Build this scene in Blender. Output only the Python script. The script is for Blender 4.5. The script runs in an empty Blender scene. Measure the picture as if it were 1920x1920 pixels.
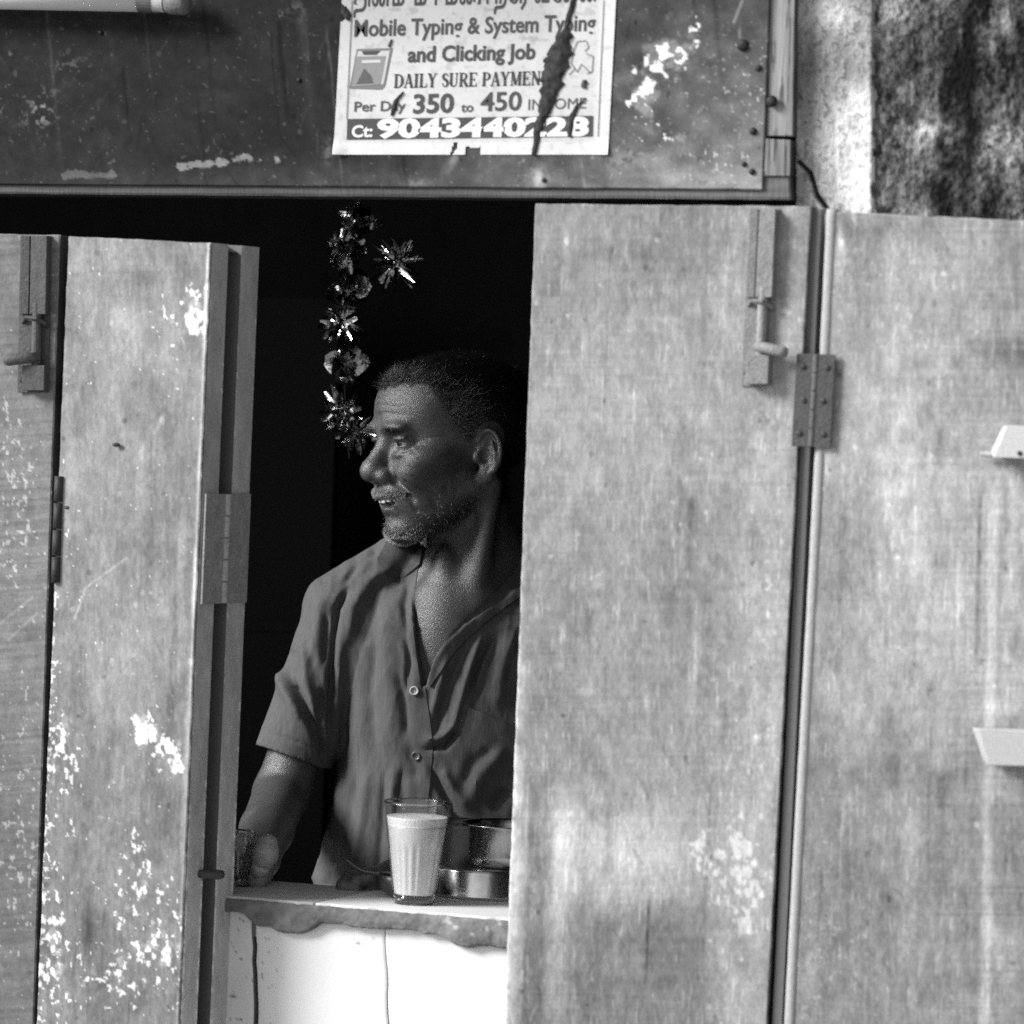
import bpy, bmesh, math, random
import numpy as np
from mathutils import Vector, Matrix

# ------------------------------------------------------------------ camera, sky, sun, exposure
scene = bpy.context.scene
COL = scene.collection
TH, ROLL, CAMD, CAMH, FRAME_W = math.radians(17.0), math.radians(2.3), 4.2, 0.12, 1.10
CPOS = np.array([CAMD*math.sin(TH), -CAMD*math.cos(TH), 1.37+CAMH])
CTGT = np.array([0.0, 0.0, 1.37])
cf = CTGT-CPOS; CDIST = float(np.linalg.norm(cf)); cf = cf/CDIST
cr = np.cross(cf, [0, 0, 1.0]); cr /= np.linalg.norm(cr); cu = np.cross(cr, cf)
CR = math.cos(ROLL)*cr+math.sin(ROLL)*cu
CU = -math.sin(ROLL)*cr+math.cos(ROLL)*cu
FPX = 1920*CDIST/FRAME_W

cam_data = bpy.data.cameras.new('camera')
cam = bpy.data.objects.new('camera', cam_data); COL.objects.link(cam)
cam_data.sensor_width = 36.0
cam_data.lens = 36.0*CDIST/FRAME_W
cam_data.clip_start = 0.1; cam_data.clip_end = 600
cam.matrix_world = Matrix(((CR[0], CU[0], -cf[0], CPOS[0]), (CR[1], CU[1], -cf[1], CPOS[1]), (CR[2], CU[2], -cf[2], CPOS[2]), (0, 0, 0, 1)))
cam_data.dof.use_dof = True
cam_data.dof.focus_distance = CDIST+0.30
cam_data.dof.aperture_fstop = 4.5
scene.camera = cam

SUN_EL, SUN_AZ = math.radians(29), math.radians(-56)      # azimuth measured from straight in front of the shop, negative = to the left
sun_dir = np.array([math.sin(SUN_AZ)*math.cos(SUN_EL), -math.cos(SUN_AZ)*math.cos(SUN_EL), math.sin(SUN_EL)])
world = bpy.data.worlds.new('World'); scene.world = world; world.use_nodes = True
wn = world.node_tree; wn.nodes.clear()
w_out = wn.nodes.new('ShaderNodeOutputWorld'); w_bg = wn.nodes.new('ShaderNodeBackground')
w_sky = wn.nodes.new('ShaderNodeTexSky'); w_bw = wn.nodes.new('ShaderNodeRGBToBW')
w_sky.sky_type = 'NISHITA'; w_sky.sun_disc = False
w_sky.sun_elevation = SUN_EL
w_sky.sun_rotation = math.atan2(sun_dir[0], sun_dir[1])
w_bg.inputs['Strength'].default_value = 0.12
wn.links.new(w_sky.outputs['Color'], w_bw.inputs['Color'])      # black-and-white photograph
wn.links.new(w_bw.outputs['Val'], w_bg.inputs['Color'])
wn.links.new(w_bg.outputs['Background'], w_out.inputs['Surface'])
sd = bpy.data.lights.new('sun', 'SUN'); sd.energy = 3.5; sd.angle = math.radians(20); sd.color = (1, 1, 1)
sun = bpy.data.objects.new('sun', sd); COL.objects.link(sun)
sun.rotation_euler = Vector(-sun_dir).to_track_quat('-Z', 'Y').to_euler(); sun.location = (-3, -6, 6)
vs = scene.view_settings
vs.view_transform = 'Standard'; vs.look = 'None'; vs.exposure = 0.45; vs.gamma = 1.0; vs.use_curve_mapping = False
scene.render.film_transparent = False
scene.cycles.max_bounces = 8
scene.cycles.use_denoising = False      # the photograph is grainy
scene.cycles.sample_clamp_indirect = 4.0

# ------------------------------------------------------------------ helpers
RNG = np.random.default_rng(7)
random.seed(7)

def P(px, py, Y):
    """photo pixel (1920 frame) -> point on the plane y = Y"""
    px = np.asarray(px, float); py = np.asarray(py, float)
    d = cf+((px-960)/FPX)[..., None]*CR-((py-960)/FPX)[..., None]*CU
    t = (np.asarray(Y, float)-CPOS[1])/d[..., 1]
    return CPOS+d*t[..., None]

def PZ(px, py, z):
    """photo pixel -> point on the level plane at height z"""
    px = np.asarray(px, float); py = np.asarray(py, float)
    d = cf+((px-960)/FPX)[..., None]*CR-((py-960)/FPX)[..., None]*CU
    t = (z-CPOS[2])/d[..., 2]
    return CPOS+d*t[..., None]

def PROJ(p):
    q = np.asarray(p, float)-CPOS
    w = q@cf
    return 960+FPX*(q@CR)/w, 960-FPX*(q@CU)/w

def unit(v):
    v = np.asarray(v, float); return v/np.linalg.norm(v)

_T = np.random.default_rng(11).random((64, 128, 128)).astype(np.float32)
def vnoise(x, y, seed=0):
    t = _T[seed % 64]
    xi = np.floor(x).astype(np.int64); yi = np.floor(y).astype(np.int64)
    fx = x-xi; fy = y-yi; fx = fx*fx*(3-2*fx); fy = fy*fy*(3-2*fy)
    a = t[xi & 127, yi & 127]; b = t[(xi+1) & 127, yi & 127]; c = t[xi & 127, (yi+1) & 127]; d = t[(xi+1) & 127, (yi+1) & 127]
    return (a*(1-fx)+b*fx)*(1-fy)+(c*(1-fx)+d*fx)*fy
def fbm(x, y, sx, sy=None, octv=4, seed=0):
    """0..1 noise, feature size sx by sy pixels"""
    sy = sx if sy is None else sy
    v = 0; a = 0.5; tot = 0
    for o in range(octv):
        v = v+a*vnoise(x/sx*2**o+17.3*o, y/sy*2**o+9.1*o, seed+o); tot += a; a *= 0.55
    return v/tot
def sstep(a, b, x):
    t = np.clip((x-a)/(b-a), 0, 1); return t*t*(3-2*t)
def blob(x, y, cx, cy, rx, ry, rot=0.0):
    c, s = math.cos(rot), math.sin(rot)
    dx = x-cx; dy = y-cy
    u = (c*dx+s*dy)/rx; v = (-s*dx+c*dy)/ry
    return np.exp(-(u*u+v*v))
def seg(x, y, x0, y0, x1, y1, w):
    dx, dy = x1-x0, y1-y0
    t = np.clip(((x-x0)*dx+(y-y0)*dy)/(dx*dx+dy*dy), 0, 1)
    return np.exp(-(((x-x0-t*dx)**2+(y-y0-t*dy)**2)/(w*w)))
G_LIT = 1.10
def lin(v):
    """photo grey (0-255) -> surface albedo"""
    v = np.clip(np.asarray(v, float)/255, 0.004, 1)
    return np.clip(np.where(v <= 0.04045, v/12.92, ((v+0.055)/1.055)**2.4)/G_LIT, 0.004, 0.86)

class MB:
    """collects vertices and faces; build() links ONE mesh object"""
    def __init__(s): s.v = []; s.f = []; s.n = 0; s.a = []
    def add(s, v, f, a=None):
        v = np.asarray(v, float).reshape(-1, 3)
        s.v.append(v); s.f += [tuple(int(i)+s.n for i in q) for q in f]; s.n += len(v)
        s.a.append(np.full(len(v), 0.0 if a is None else a, float) if np.ndim(a) == 0 else np.asarray(a, float))
        return s
    def box(s, c, ex, ey, ez, a=None):
        c = np.asarray(c, float); ex = np.asarray(ex, float); ey = np.asarray(ey, float); ez = np.asarray(ez, float)
        v = [c+i*ex+j*ey+k*ez for i in (-1, 1) for j in (-1, 1) for k in (-1, 1)]
        f = [(0, 1, 3, 2), (4, 6, 7, 5), (0, 4, 5, 1), (2, 3, 7, 6), (0, 2, 6, 4), (1, 5, 7, 3)]
        return s.add(v, f, a)
    def prism(s, poly, ext, a=None):
        poly = np.asarray(poly, float); n = len(poly); v = np.vstack([poly, poly+np.asarray(ext, float)])
        f = [tuple(range(n)), tuple(range(2*n-1, n-1, -1))]+[(i, (i+1) % n+0, (i+1) % n+n, i+n)[::-1] for i in range(n)]
        return s.add(v, f, a)
    def rod(s, p0, p1, r0, r1=None, n=12, a=None, cap=True):
        return s.tube([p0, p1], [r0, r0 if r1 is None else r1], n, a, cap)
    def tube(s, pts, rad, n=10, a=None, cap=True):
        pts = [np.asarray(p, float) for p in pts]; m = len(pts)
        if np.ndim(rad) == 0: rad = [rad]*m
        v = []; ref = np.array([0.13, 0.37, 0.92])
        for i, p in enumerate(pts):
            t = unit(pts[min(i+1, m-1)]-pts[max(i-1, 0)])
            e1 = np.cross(t, ref); e1 = unit(e1) if np.linalg.norm(e1) > 1e-6 else np.array([1.0, 0, 0]); e2 = np.cross(t, e1)
            for k in range(n):
                an = 2*math.pi*k/n; v.append(p+rad[i]*(math.cos(an)*e1+math.sin(an)*e2))
        f = [(i*n+k, i*n+(k+1) % n, (i+1)*n+(k+1) % n, (i+1)*n+k) for i in range(m-1) for k in range(n)]
        if cap: f += [tuple(range(n-1, -1, -1)), tuple(range((m-1)*n, m*n))]
        return s.add(v, f, a)
    def lathe(s, c, prof, n=48, flute=None, a=None, axis=None):
        c = np.asarray(c, float); v = []; m = len(prof)
        for j, (r, z) in enumerate(prof):
            for k in range(n):
                an = 2*math.pi*k/n; rr = r if flute is None else flute(r, z, an)
                v.append(c+np.array([rr*math.cos(an), rr*math.sin(an), z]))
        f = [(j*n+k, j*n+(k+1) % n, (j+1)*n+(k+1) % n, (j+1)*n+k) for j in range(m-1) for k in range(n)]
        return s.add(v, f, a)
    def ball(s, c, r, n=10, sc=(1, 1, 1), a=None):
        c = np.asarray(c, float); v = []; f = []
        for j in range(n+1):
            ph = math.pi*j/n
            for k in range(2*n):
                an = math.pi*k/n
                v.append(c+r*np.array([math.sin(ph)*math.cos(an)*sc[0], math.sin(ph)*math.sin(an)*sc[1], math.cos(ph)*sc[2]]))
        for j in range(n):
            for k in range(2*n): f.append((j*2*n+k, (j+1)*2*n+k, (j+1)*2*n+(k+1) % (2*n), j*2*n+(k+1) % (2*n)))
        return s.add(v, f, a)
    def grid(s, pts, a=None, wrap=False):
        pts = np.asarray(pts, float); nj, ni = pts.shape[:2]
        idx = np.arange(nj*ni).reshape(nj, ni)
        q = np.stack([idx[:-1, :-1], idx[1:, :-1], idx[1:, 1:], idx[:-1, 1:]], -1).reshape(-1, 4)
        return s.add(pts.reshape(-1, 3), q.tolist(), None if a is None else np.asarray(a).reshape(-1))
    def build(s, name, mat, parent=None, smooth=False, bevel=0.0, origin=None):
        return mesh_obj(name, np.vstack(s.v), s.f, mat, parent, smooth, {'alb': np.concatenate(s.a)}, bevel, origin)

def world_loc(o):
    l = np.zeros(3)
    while o is not None: l = l+np.array(o.location); o = o.parent
    return l
def mesh_obj(name, v, f, mat, parent=None, smooth=False, attrs=None, bevel=0.0, origin=None):
    v = np.asarray(v, float)
    if parent is not None: o0 = world_loc(parent)
    else: o0 = np.array([(v[:, 0].min()+v[:, 0].max())/2, (v[:, 1].min()+v[:, 1].max())/2, v[:, 2].min()]) if origin is None else np.asarray(origin, float)
    me = bpy.data.meshes.new(name)
    if isinstance(f, np.ndarray):
        nf, k = f.shape
        me.vertices.add(len(v)); me.vertices.foreach_set('co', (v-o0).astype(np.float32).ravel())
        me.loops.add(nf*k); me.loops.foreach_set('vertex_index', f.astype(np.int32).ravel())
        me.polygons.add(nf); me.polygons.foreach_set('loop_start', np.arange(0, nf*k, k, dtype=np.int32))
        me.update(calc_edges=True); me.validate()
    else:
        me.from_pydata((v-o0).tolist(), [], f); me.update()
    for k, arr in (attrs or {}).items():
        at = me.attributes.new(k, 'FLOAT', 'POINT'); at.data.foreach_set('value', np.asarray(arr, np.float32))
    if smooth: me.polygons.foreach_set('use_smooth', np.ones(len(me.polygons), bool))
    me.materials.append(mat)
    ob = bpy.data.objects.new(name, me); COL.objects.link(ob)
    if parent is None: ob.location = o0
    else: ob.parent = parent
    if bevel > 0:
        b = ob.modifiers.new('bevel', 'BEVEL'); b.width = bevel; b.segments = 2; b.limit_method = 'ANGLE'; b.angle_limit = math.radians(40)
    return ob
def tag(o, label=None, cat=None, group=None, kind=None):
    if label: o['label'] = label
    if cat: o['category'] = cat
    if group: o['group'] = group
    if kind: o['kind'] = kind
    return o
def empty(name, loc, label, cat, group=None):
    o = bpy.data.objects.new(name, None); COL.objects.link(o); o.location = [float(q) for q in loc]; o.empty_display_size = 0.05
    return tag(o, label, cat, group)

# ------------------------------------------------------------------ materials
def new_mat(name):
    m = bpy.data.materials.new(name); m.use_nodes = True
    nt = m.node_tree; nt.nodes.clear()
    o = nt.nodes.new('ShaderNodeOutputMaterial'); b = nt.nodes.new('ShaderNodeBsdfPrincipled')
    nt.links.new(b.outputs['BSDF'], o.inputs['Surface'])
    return m, nt, b, o
def math_node(nt, op, a, b=None, clamp=False):
    n = nt.nodes.new('ShaderNodeMath'); n.operation = op; n.use_clamp = clamp
    for i, s in enumerate((a, b)):
        if s is None: continue
        if isinstance(s, (int, float)): n.inputs[i].default_value = s
        else: nt.links.new(s, n.inputs[i])
    return n.outputs[0]
def noise_node(nt, scale, detail=3.0, rough=0.6, stretch=(1, 1, 1), rot=(0, 0, 0)):
    tc = nt.nodes.new('ShaderNodeTexCoord'); mp = nt.nodes.new('ShaderNodeMapping'); n = nt.nodes.new('ShaderNodeTexNoise')
    mp.inputs['Scale'].default_value = stretch; mp.inputs['Rotation'].default_value = rot
    n.inputs['Scale'].default_value = scale; n.inputs['Detail'].default_value = detail; n.inputs['Roughness'].default_value = rough
    nt.links.new(tc.outputs['Object'], mp.inputs['Vector']); nt.links.new(mp.outputs['Vector'], n.inputs['Vector'])
    return n.outputs['Fac']
def surf(name, alb=None, rough=0.8, spec=0.3, fine=(900, 0.25), layers=(), bump=0.15, bump_scale=None, bump_dist=0.001, metal=0.0, attr_bump=0.0):
    """grey surface; colour from the 'alb' attribute (or one value) times layered noise; fine = (scale, amount); layers = [(scale, amount, stretch)]"""
    m, nt, b, o = new_mat(name)
    if alb is None:
        at = nt.nodes.new('ShaderNodeAttribute'); at.attribute_name = 'alb'; base = at.outputs['Fac']
        raw = base
    else:
        v = nt.nodes.new('ShaderNodeValue'); v.outputs[0].default_value = alb; base = v.outputs[0]; raw = None
    hs = None
    for (sc, am, st) in [(fine[0], fine[1], (1, 1, 1))]+list(layers):
        if am == 0: continue
        n = noise_node(nt, sc, 1.5, 0.6, st)
        k = math_node(nt, 'MULTIPLY_ADD', n, 2*am); k.node.inputs[2].default_value = 1-am
        base = math_node(nt, 'MULTIPLY', base, k); hs = n if hs is None else hs
    nt.links.new(math_node(nt, 'MAXIMUM', base, 0.003), b.inputs['Base Color'])
    b.inputs['Roughness'].default_value = rough; b.inputs['Specular IOR Level'].default_value = spec; b.inputs['Metallic'].default_value = metal
    if bump:
        n = noise_node(nt, bump_scale or fine[0]*0.5, 2.0, 0.6, layers[0][2] if layers else (1, 1, 1))
        if attr_bump and raw is not None: n = math_node(nt, 'ADD', n, math_node(nt, 'MULTIPLY', raw, attr_bump))
        bm = nt.nodes.new('ShaderNodeBump'); bm.inputs['Strength'].default_value = bump; bm.inputs['Distance'].default_value = bump_dist
        nt.links.new(n, bm.inputs['Height']); nt.links.new(bm.outputs['Normal'], b.inputs['Normal'])
    return m
M = {}
M['paint'] = surf('weathered_paint', None, 0.66, 0.3, (1000, 0.5), [(300, 0.20, (1, 1, 0.6)), (260, 0.05, (0.12, 1, 1.6))], 0.4, 420, 0.0008, attr_bump=1.2)
M['sheet'] = surf('painted_sheet', None, 0.72, 0.18, (1100, 0.45), [(90, 0.18, (1, 1, 1)), (400, 0.2, (1, 1, 1))], 0.3, 300, 0.0008, attr_bump=1.5)
M['plaster'] = surf('plaster', None, 0.9, 0.2, (1000, 0.45), [(260, 0.25, (1, 1, 0.4))], 0.3, 420, 0.0015, attr_bump=0.6)
M['white'] = surf('whitewash', None, 0.85, 0.2, (1000, 0.05), [(60, 0.03, (1, 1, 1))], 0.2, 220, 0.001)
M['cement'] = surf('cement', None, 0.9, 0.2, (900, 0.28), [(130, 0.22, (1, 1, 1))], 0.4, 240, 0.0015)
M['wood'] = surf('weathered_wood', None, 0.8, 0.25, (1300, 0.2), [(420, 0.32, (1, 1, 0.05))], 0.6, 300, 0.0012)
M['iron'] = surf('old_iron', None, 0.6, 0.35, (1300, 0.4), [(260, 0.45, (1, 1, 1)), (90, 0.3, (1, 1, 0.5))], 0.7, 300, 0.0012)
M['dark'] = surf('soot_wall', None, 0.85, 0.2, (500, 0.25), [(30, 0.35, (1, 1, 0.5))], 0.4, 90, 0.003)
M['paper'] = surf('poster_paper', None, 0.75, 0.25, (1200, 0.06), [(70, 0.05, (1, 1, 1))], 0.3, 60, 0.0015)
M['ink'] = surf('print_ink', None, 0.75, 0.25, (900, 0.25), [], 0)
M['ground'] = surf('dusty_ground', 0.30, 0.9, 0.2, (60, 0.3), [(3, 0.25, (1, 1, 1))], 0.5, 40, 0.01)
M['foil'] = surf('tinsel_foil', 0.38, 0.12, 0.5, (400, 0.1), [], 0.5, 160, 0.002, metal=1.0)
M['steel'] = surf('dull_steel', 0.62, 0.24, 0.5, (700, 0.12), [(120, 0.25, (1, 1, 1))], 0.25, 120, 0.0008, metal=1.0)
M['blackpot'] = surf('sooty_steel', 0.10, 0.35, 0.4, (600, 0.3), [], 0.3, 150, 0.001, metal=0.6)

def panel(name, quad, ys, thick, spacing, albf, mat, parent=None, edge_alb=110, wob=0.0006, disp=None):
    """a slab whose front is a fine grid; quad = TL TR BR BL photo pixels, ys = y of the left and right ends"""
    q = np.array(quad, float)
    c = [P(q[0][0], q[0][1], ys[0]), P(q[1][0], q[1][1], ys[1]), P(q[2][0], q[2][1], ys[1]), P(q[3][0], q[3][1], ys[0])]
    nx = max(2, int(max(np.linalg.norm(q[1]-q[0]), np.linalg.norm(q[2]-q[3]))/spacing)); ny = max(2, int(np.linalg.norm(q[3]-q[0])/spacing))
    u = np.linspace(0, 1, nx+1)[None, :, None]; v = np.linspace(0, 1, ny+1)[:, None, None]
    W = c[0]*(1-u)*(1-v)+c[1]*u*(1-v)+c[2]*u*v+c[3]*(1-u)*v
    nrm = unit(np.cross(c[1]-c[0], c[3]-c[0]))
    if nrm[1] < 0: nrm = -nrm                      # points away from the camera, into the shop
    px, py = PROJ(W)
    alb = lin(albf(px, py)) if callable(albf) else np.full(px.shape, lin(albf))
    uv = unit(c[1]-c[0])
    # uneven edges and eased corners
    for sl, ax, sg, key in ((np.s_[:, 0], uv, 1, py[:, 0]), (np.s_[:, -1], uv, -1, py[:, -1]), (np.s_[0, :], unit(c[3]-c[0]), 1, px[0]), (np.s_[-1, :], unit(c[3]-c[0]), -1, px[-1])):
        jit = wob*(fbm(key, key*0+3.3, 26, 26, 4, 5)-0.3)*2
        W[sl] += ax*(sg*np.abs(jit))[:, None]+nrm*0.0012
    if disp is not None: W += nrm*disp(px, py)[..., None]
    mb = MB(); mb.grid(W, alb)
    ea = float(lin(edge_alb))
    rim = np.concatenate([W[0, :-1], W[:-1, -1], W[-1, :0:-1], W[::-1, 0][:-1]])
    back = rim+nrm*thick; n = len(rim)
    k = fbm(np.arange(n)*1.0, np.arange(n)*0+2.0, 14, 14, 3, 9)
    ra = ea*(0.75+0.5*k)
    mb.add(np.vstack([rim, back]), [(i, i+n, (i+1) % n+n, (i+1) % n) for i in range(n)], np.concatenate([ra, ra]))
    cb = [p+nrm*thick for p in c]; mb.add(cb, [(0, 1, 2, 3)], ea)
    ob = mb.build(name, mat, parent)
    return ob, c, nrm
# ------------------------------------------------------------------ the setting
g = MB(); g.add([(-150, -150, 0), (150, -150, 0), (150, 150, 0), (-150, 150, 0)], [(0, 1, 2, 3)])
tag(g.build('ground', M['ground']), kind='structure')

Z_LINTEL = float(P(700, 372, 0.0)[2])
X_JAMB = float(P(1502, 800, 0.0)[0])
X_LEFT = -1.15
ROOM_Y = 1.25
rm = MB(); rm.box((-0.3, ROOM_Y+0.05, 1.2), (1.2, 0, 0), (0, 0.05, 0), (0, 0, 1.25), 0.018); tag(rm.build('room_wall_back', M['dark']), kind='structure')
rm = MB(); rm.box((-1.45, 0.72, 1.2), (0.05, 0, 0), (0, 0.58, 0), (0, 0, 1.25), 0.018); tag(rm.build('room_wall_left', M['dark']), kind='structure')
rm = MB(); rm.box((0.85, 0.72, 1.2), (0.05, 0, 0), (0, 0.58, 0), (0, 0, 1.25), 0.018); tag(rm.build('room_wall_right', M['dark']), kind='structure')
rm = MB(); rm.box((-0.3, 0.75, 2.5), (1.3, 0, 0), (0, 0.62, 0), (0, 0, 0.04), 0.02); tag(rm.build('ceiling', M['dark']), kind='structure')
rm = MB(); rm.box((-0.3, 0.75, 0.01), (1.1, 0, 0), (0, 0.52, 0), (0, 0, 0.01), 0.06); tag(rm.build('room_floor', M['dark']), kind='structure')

def wear(x, y, box, seed, lean=-0.04, amp=1.0):
    """drips, rubs, scratches, knocks and edge grime inside box = (x0, y0, x1, y1)"""
    r = np.random.default_rng(seed); x0, y0, x1, y1 = box; v = np.zeros_like(x)
    nz = fbm(x, y, 6, 10, 3, seed % 50); nw = fbm(x, y, 14, 46, 3, (seed+7) % 50)
    for k in range(46):                                   # vertical runs, pale and dark
        cx = r.uniform(x0, x1); cy = r.uniform(y0-80, y1); ln = r.uniform(70, 420); w = r.choice([2.5, 4, 7, 14, 26])*r.uniform(0.7, 1.3)
        a = r.normal(0, 15) if w < 12 else r.normal(2, 9)
        sel = (np.abs(x-cx-lean*(y-cy)) < 3*w) & (y > cy-20) & (y < cy+ln)
        if not sel.any(): continue
        xs, ys = x[sel], y[sel]; t = (ys-cy)/ln
        v[sel] += a*np.exp(-((xs-cx-lean*(ys-cy)-6*(nw[sel]-0.5))/w)**2)*sstep(-0.05, 0.08, t)*(1-np.clip(t, 0, 1))**0.7*(0.3+1.4*nz[sel])
    for k in range(42):                                   # scratches
        cx, cy = r.uniform(x0, x1), r.uniform(y0, y1); an = r.normal(math.pi/2, 0.5); ln = r.uniform(8, 60); dx, dy = math.cos(an)*ln, math.sin(an)*ln
        sel = (np.abs(x-cx-dx/2) < abs(dx)/2+8) & (np.abs(y-cy-dy/2) < abs(dy)/2+8)
        if sel.any(): v[sel] += r.choice([15, 12, -14])*seg(x[sel], y[sel], cx, cy, cx+dx, cy+dy, r.uniform(1.3, 2.4))*(0.3+nz[sel])
    for k in range(70):                                   # knocks and specks
        cx, cy = r.uniform(x0, x1), r.uniform(y0, y1); q = r.uniform(2, 6); sel = (np.abs(x-cx) < 14) & (np.abs(y-cy) < 14)
        if sel.any(): v[sel] += r.choice([22, 17, -20, -13])*sstep(0.35, 0.6, blob(x[sel], y[sel], cx, cy, q, q*r.uniform(0.6, 1.8))*(0.5+nz[sel]))
    return v*amp*1.7
# ---- street wall: mouldy masonry, a plaster band beside the opening, crack; left pier and the masonry above
def wall_tone(x, y):
    edge = 1630+16*fbm(y, x*0, 30, 30, 4, 3)+ (y-200)*-0.012
    n1 = fbm(x, y, 60, 90, 5, 12); n2 = fbm(x, y, 9, 12, 4, 15); n3 = fbm(x, y, 22, 70, 4, 19); n4 = fbm(x, y, 13, 190, 4, 21)
    band = 168+95*(n1-0.5)+70*(n2-0.5)
    band += 85*sstep(1530, 1625, x)*sstep(120, 230, y)*(0.6+0.8*n1) + 45*blob(x, y, 1560, 30, 50, 25)
    band -= 40*blob(x, y, 1530, 110, 40, 60)
    band = np.where(n2 > 0.64, band-55, band)
    moss = 96+130*(n1-0.5)+110*(n2-0.5)+70*(n3-0.5)+80*(n4-0.5)+60*(fbm(x, y, 4, 5, 3, 23)-0.5)
    moss -= 70*blob(x, y, 1800, 150, 45, 110)*(0.5+n2) + 50*blob(x, y, 1790, 330, 40, 90)*(0.5+n2) + 40*sstep(1650, 1700, x)*sstep(0.52, 0.7, fbm(x, y, 40, 160, 3, 31))
    moss += 75*blob(x, y, 1745, 245, 55, 22)*n2*1.6 + 45*blob(x, y, 1880, 270, 60, 70)*n2*1.5
    v = np.where(x < edge, band, moss)
    cr = np.maximum(seg(x, y, 1497, 303, 1520, 325, 3.5), np.maximum(seg(x, y, 1520, 325, 1532, 365, 3.5), seg(x, y, 1532, 365, 1556, 398, 4)))
    return v*(1-0.85*cr)
def wall_disp(x, y):
    n2 = fbm(x, y, 9, 12, 4, 15); n1 = fbm(x, y, 60, 90, 5, 12)
    d = sstep(1632, 1640, x)*0.007*(1-0.0*y) - 0.0022*(n2-0.5)*(1+1.2*sstep(1632, 1640, x)) - 0.003*(n1-0.5)
    cr = np.maximum(seg(x, y, 1497, 303, 1520, 325, 3.5), np.maximum(seg(x, y, 1520, 325, 1532, 365, 3.5), seg(x, y, 1532, 365, 1556, 398, 4)))
    return d+0.006*cr
wall = empty('shop_wall', (0.6, 0.1, 0), 'stained masonry front wall of the shop with a pale plaster band beside the opening', 'wall')
panel('plaster_face', [(1492, -160), (2080, -160), (2080, 640), (1492, 640)], (0.0, 0.0), 0.016, 3.0, wall_tone, M['plaster'], wall, 110, 0, wall_disp)
w = MB()
xr = float(P(1494, 600, 0.0)[0]); zt = float(P(1700, -160, 0.0)[2])
w.box(((xr+2.6)/2, 0.11, 1.35), ((2.6-xr)/2, 0, 0), (0, 0.09, 0), (0, 0, 1.35), float(lin(120)))
w.box((-2.4, 0.11, 1.35), (0.99, 0, 0), (0, 0.09, 0), (0, 0, 1.35), float(lin(120)))
zl = Z_LINTEL+0.10
w.box(((xr-0.62)/2, 0.11, (zl+2.7)/2), ((xr+0.62)/2-0.002, 0, 0), (0, 0.088, 0), (0, 0, (2.7-zl)/2), float(lin(110)))
w.box(((-0.63-1.41)/2, 0.11, (2.3+2.7)/2), (0.388, 0, 0), (0, 0.088, 0), (0, 0, (2.7-2.3)/2), float(lin(110)))  # above the unseen left bay, set high to let sun onto the man
w.build('masonry', M['plaster'], wall)

# ---- signboard over the opening: dark painted sheet nailed on a timber frame
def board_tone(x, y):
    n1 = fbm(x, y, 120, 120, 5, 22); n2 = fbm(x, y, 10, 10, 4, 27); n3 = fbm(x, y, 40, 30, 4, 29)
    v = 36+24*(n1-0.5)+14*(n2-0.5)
    ramp = sstep(620, 1330, x+170*(n1-0.5)+40*(n3-0.5))*(0.45+0.55*sstep(-60, 330, y+120*(n3-0.5)))  # tone gets paler towards the right and the lower edge
    v = v+82*ramp+18*sstep(250, 345, y)*sstep(150, 600, x)
    v += 30*(n3-0.5)*ramp*2+sstep(300, 350, y)*26*(n3)
    # scraped patches
    sc = np.maximum(seg(x, y, 335, 312, 465, 298, 10), 0.55*seg(x, y, 465, 300, 520, 300, 12)); v += 96*sstep(0.50, 0.62, sc*0.62+(n2-0.5)*0.7+0.5*(n3-0.5)+0.12)*np.clip(sc*2, 0, 1)
    sc = np.maximum(seg(x, y, 122, 328, 210, 328, 11), 0.6*seg(x, y, 150, 333, 212, 335, 10)); v += 46*sstep(0.48, 0.62, sc*0.62+(n2-0.5)*0.7+0.5*(n3-0.5)+0.12)*np.clip(sc*2, 0, 1)
    sc = blob(x, y, 555, 18, 22, 16); v += 42*sc*(n2 > 0.45)
    sc = blob(x, y, 82, 205, 26, 40); v += 62*sc*sstep(0.55, 0.66, n2); sc = blob(x, y, 25, 105, 18, 10); v += 75*sc*sstep(0.5, 0.6, n2)
    sc = blob(x, y, 125, 125, 60, 25)+blob(x, y, 70, 215, 40, 45); v += 40*sc*sstep(0.6, 0.7, n2)
    # chipped cluster right of the poster
    cl = blob(x, y, 1205, 185, 32, 50, -0.2)+0.9*blob(x, y, 1245, 110, 48, 42)+0.6*blob(x, y, 1300, 60, 22, 40)+0.45*blob(x, y, 1265, 260, 90, 25)
    v += 165*sstep(0.84, 0.90, np.minimum(cl, 1.1)*0.52+fbm(x, y, 12, 13, 4, 41)*0.90)+50*sstep(0.66, 0.85, np.minimum(cl, 1.1)*0.6+fbm(x, y, 26, 22, 4, 43)*0.7)
    v += 45*(blob(x, y, 1180, 300, 40, 18)+blob(x, y, 1010, 335, 16, 24)*1.6+blob(x, y, 850, 300, 9, 22, 0.5)*1.5+blob(x, y, 780, 342, 30, 7)+blob(x, y, 615, 285, 8, 22)*1.3)*sstep(0.3, 0.6, n2+0.1)
    v += 70*seg(x, y, 1392, 0, 1376, 42, 2.2)+60*blob(x, y, 1387, 62, 3, 12)
    v += 80*sstep(0.74, 0.80, fbm(x, y, 7, 7, 2, 45))*sstep(0.5, 0.65, n1)*sstep(1150, 1300, x)
    v += 40*sstep(0.80, 0.86, fbm(x, y, 6, 6, 2, 47))+wear(x, y, (-60, 0, 1440, 350), 504, 0.1, 0.7)+20*(fbm(x, y, 24, 20, 4, 49)-0.5)
    return v
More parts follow.
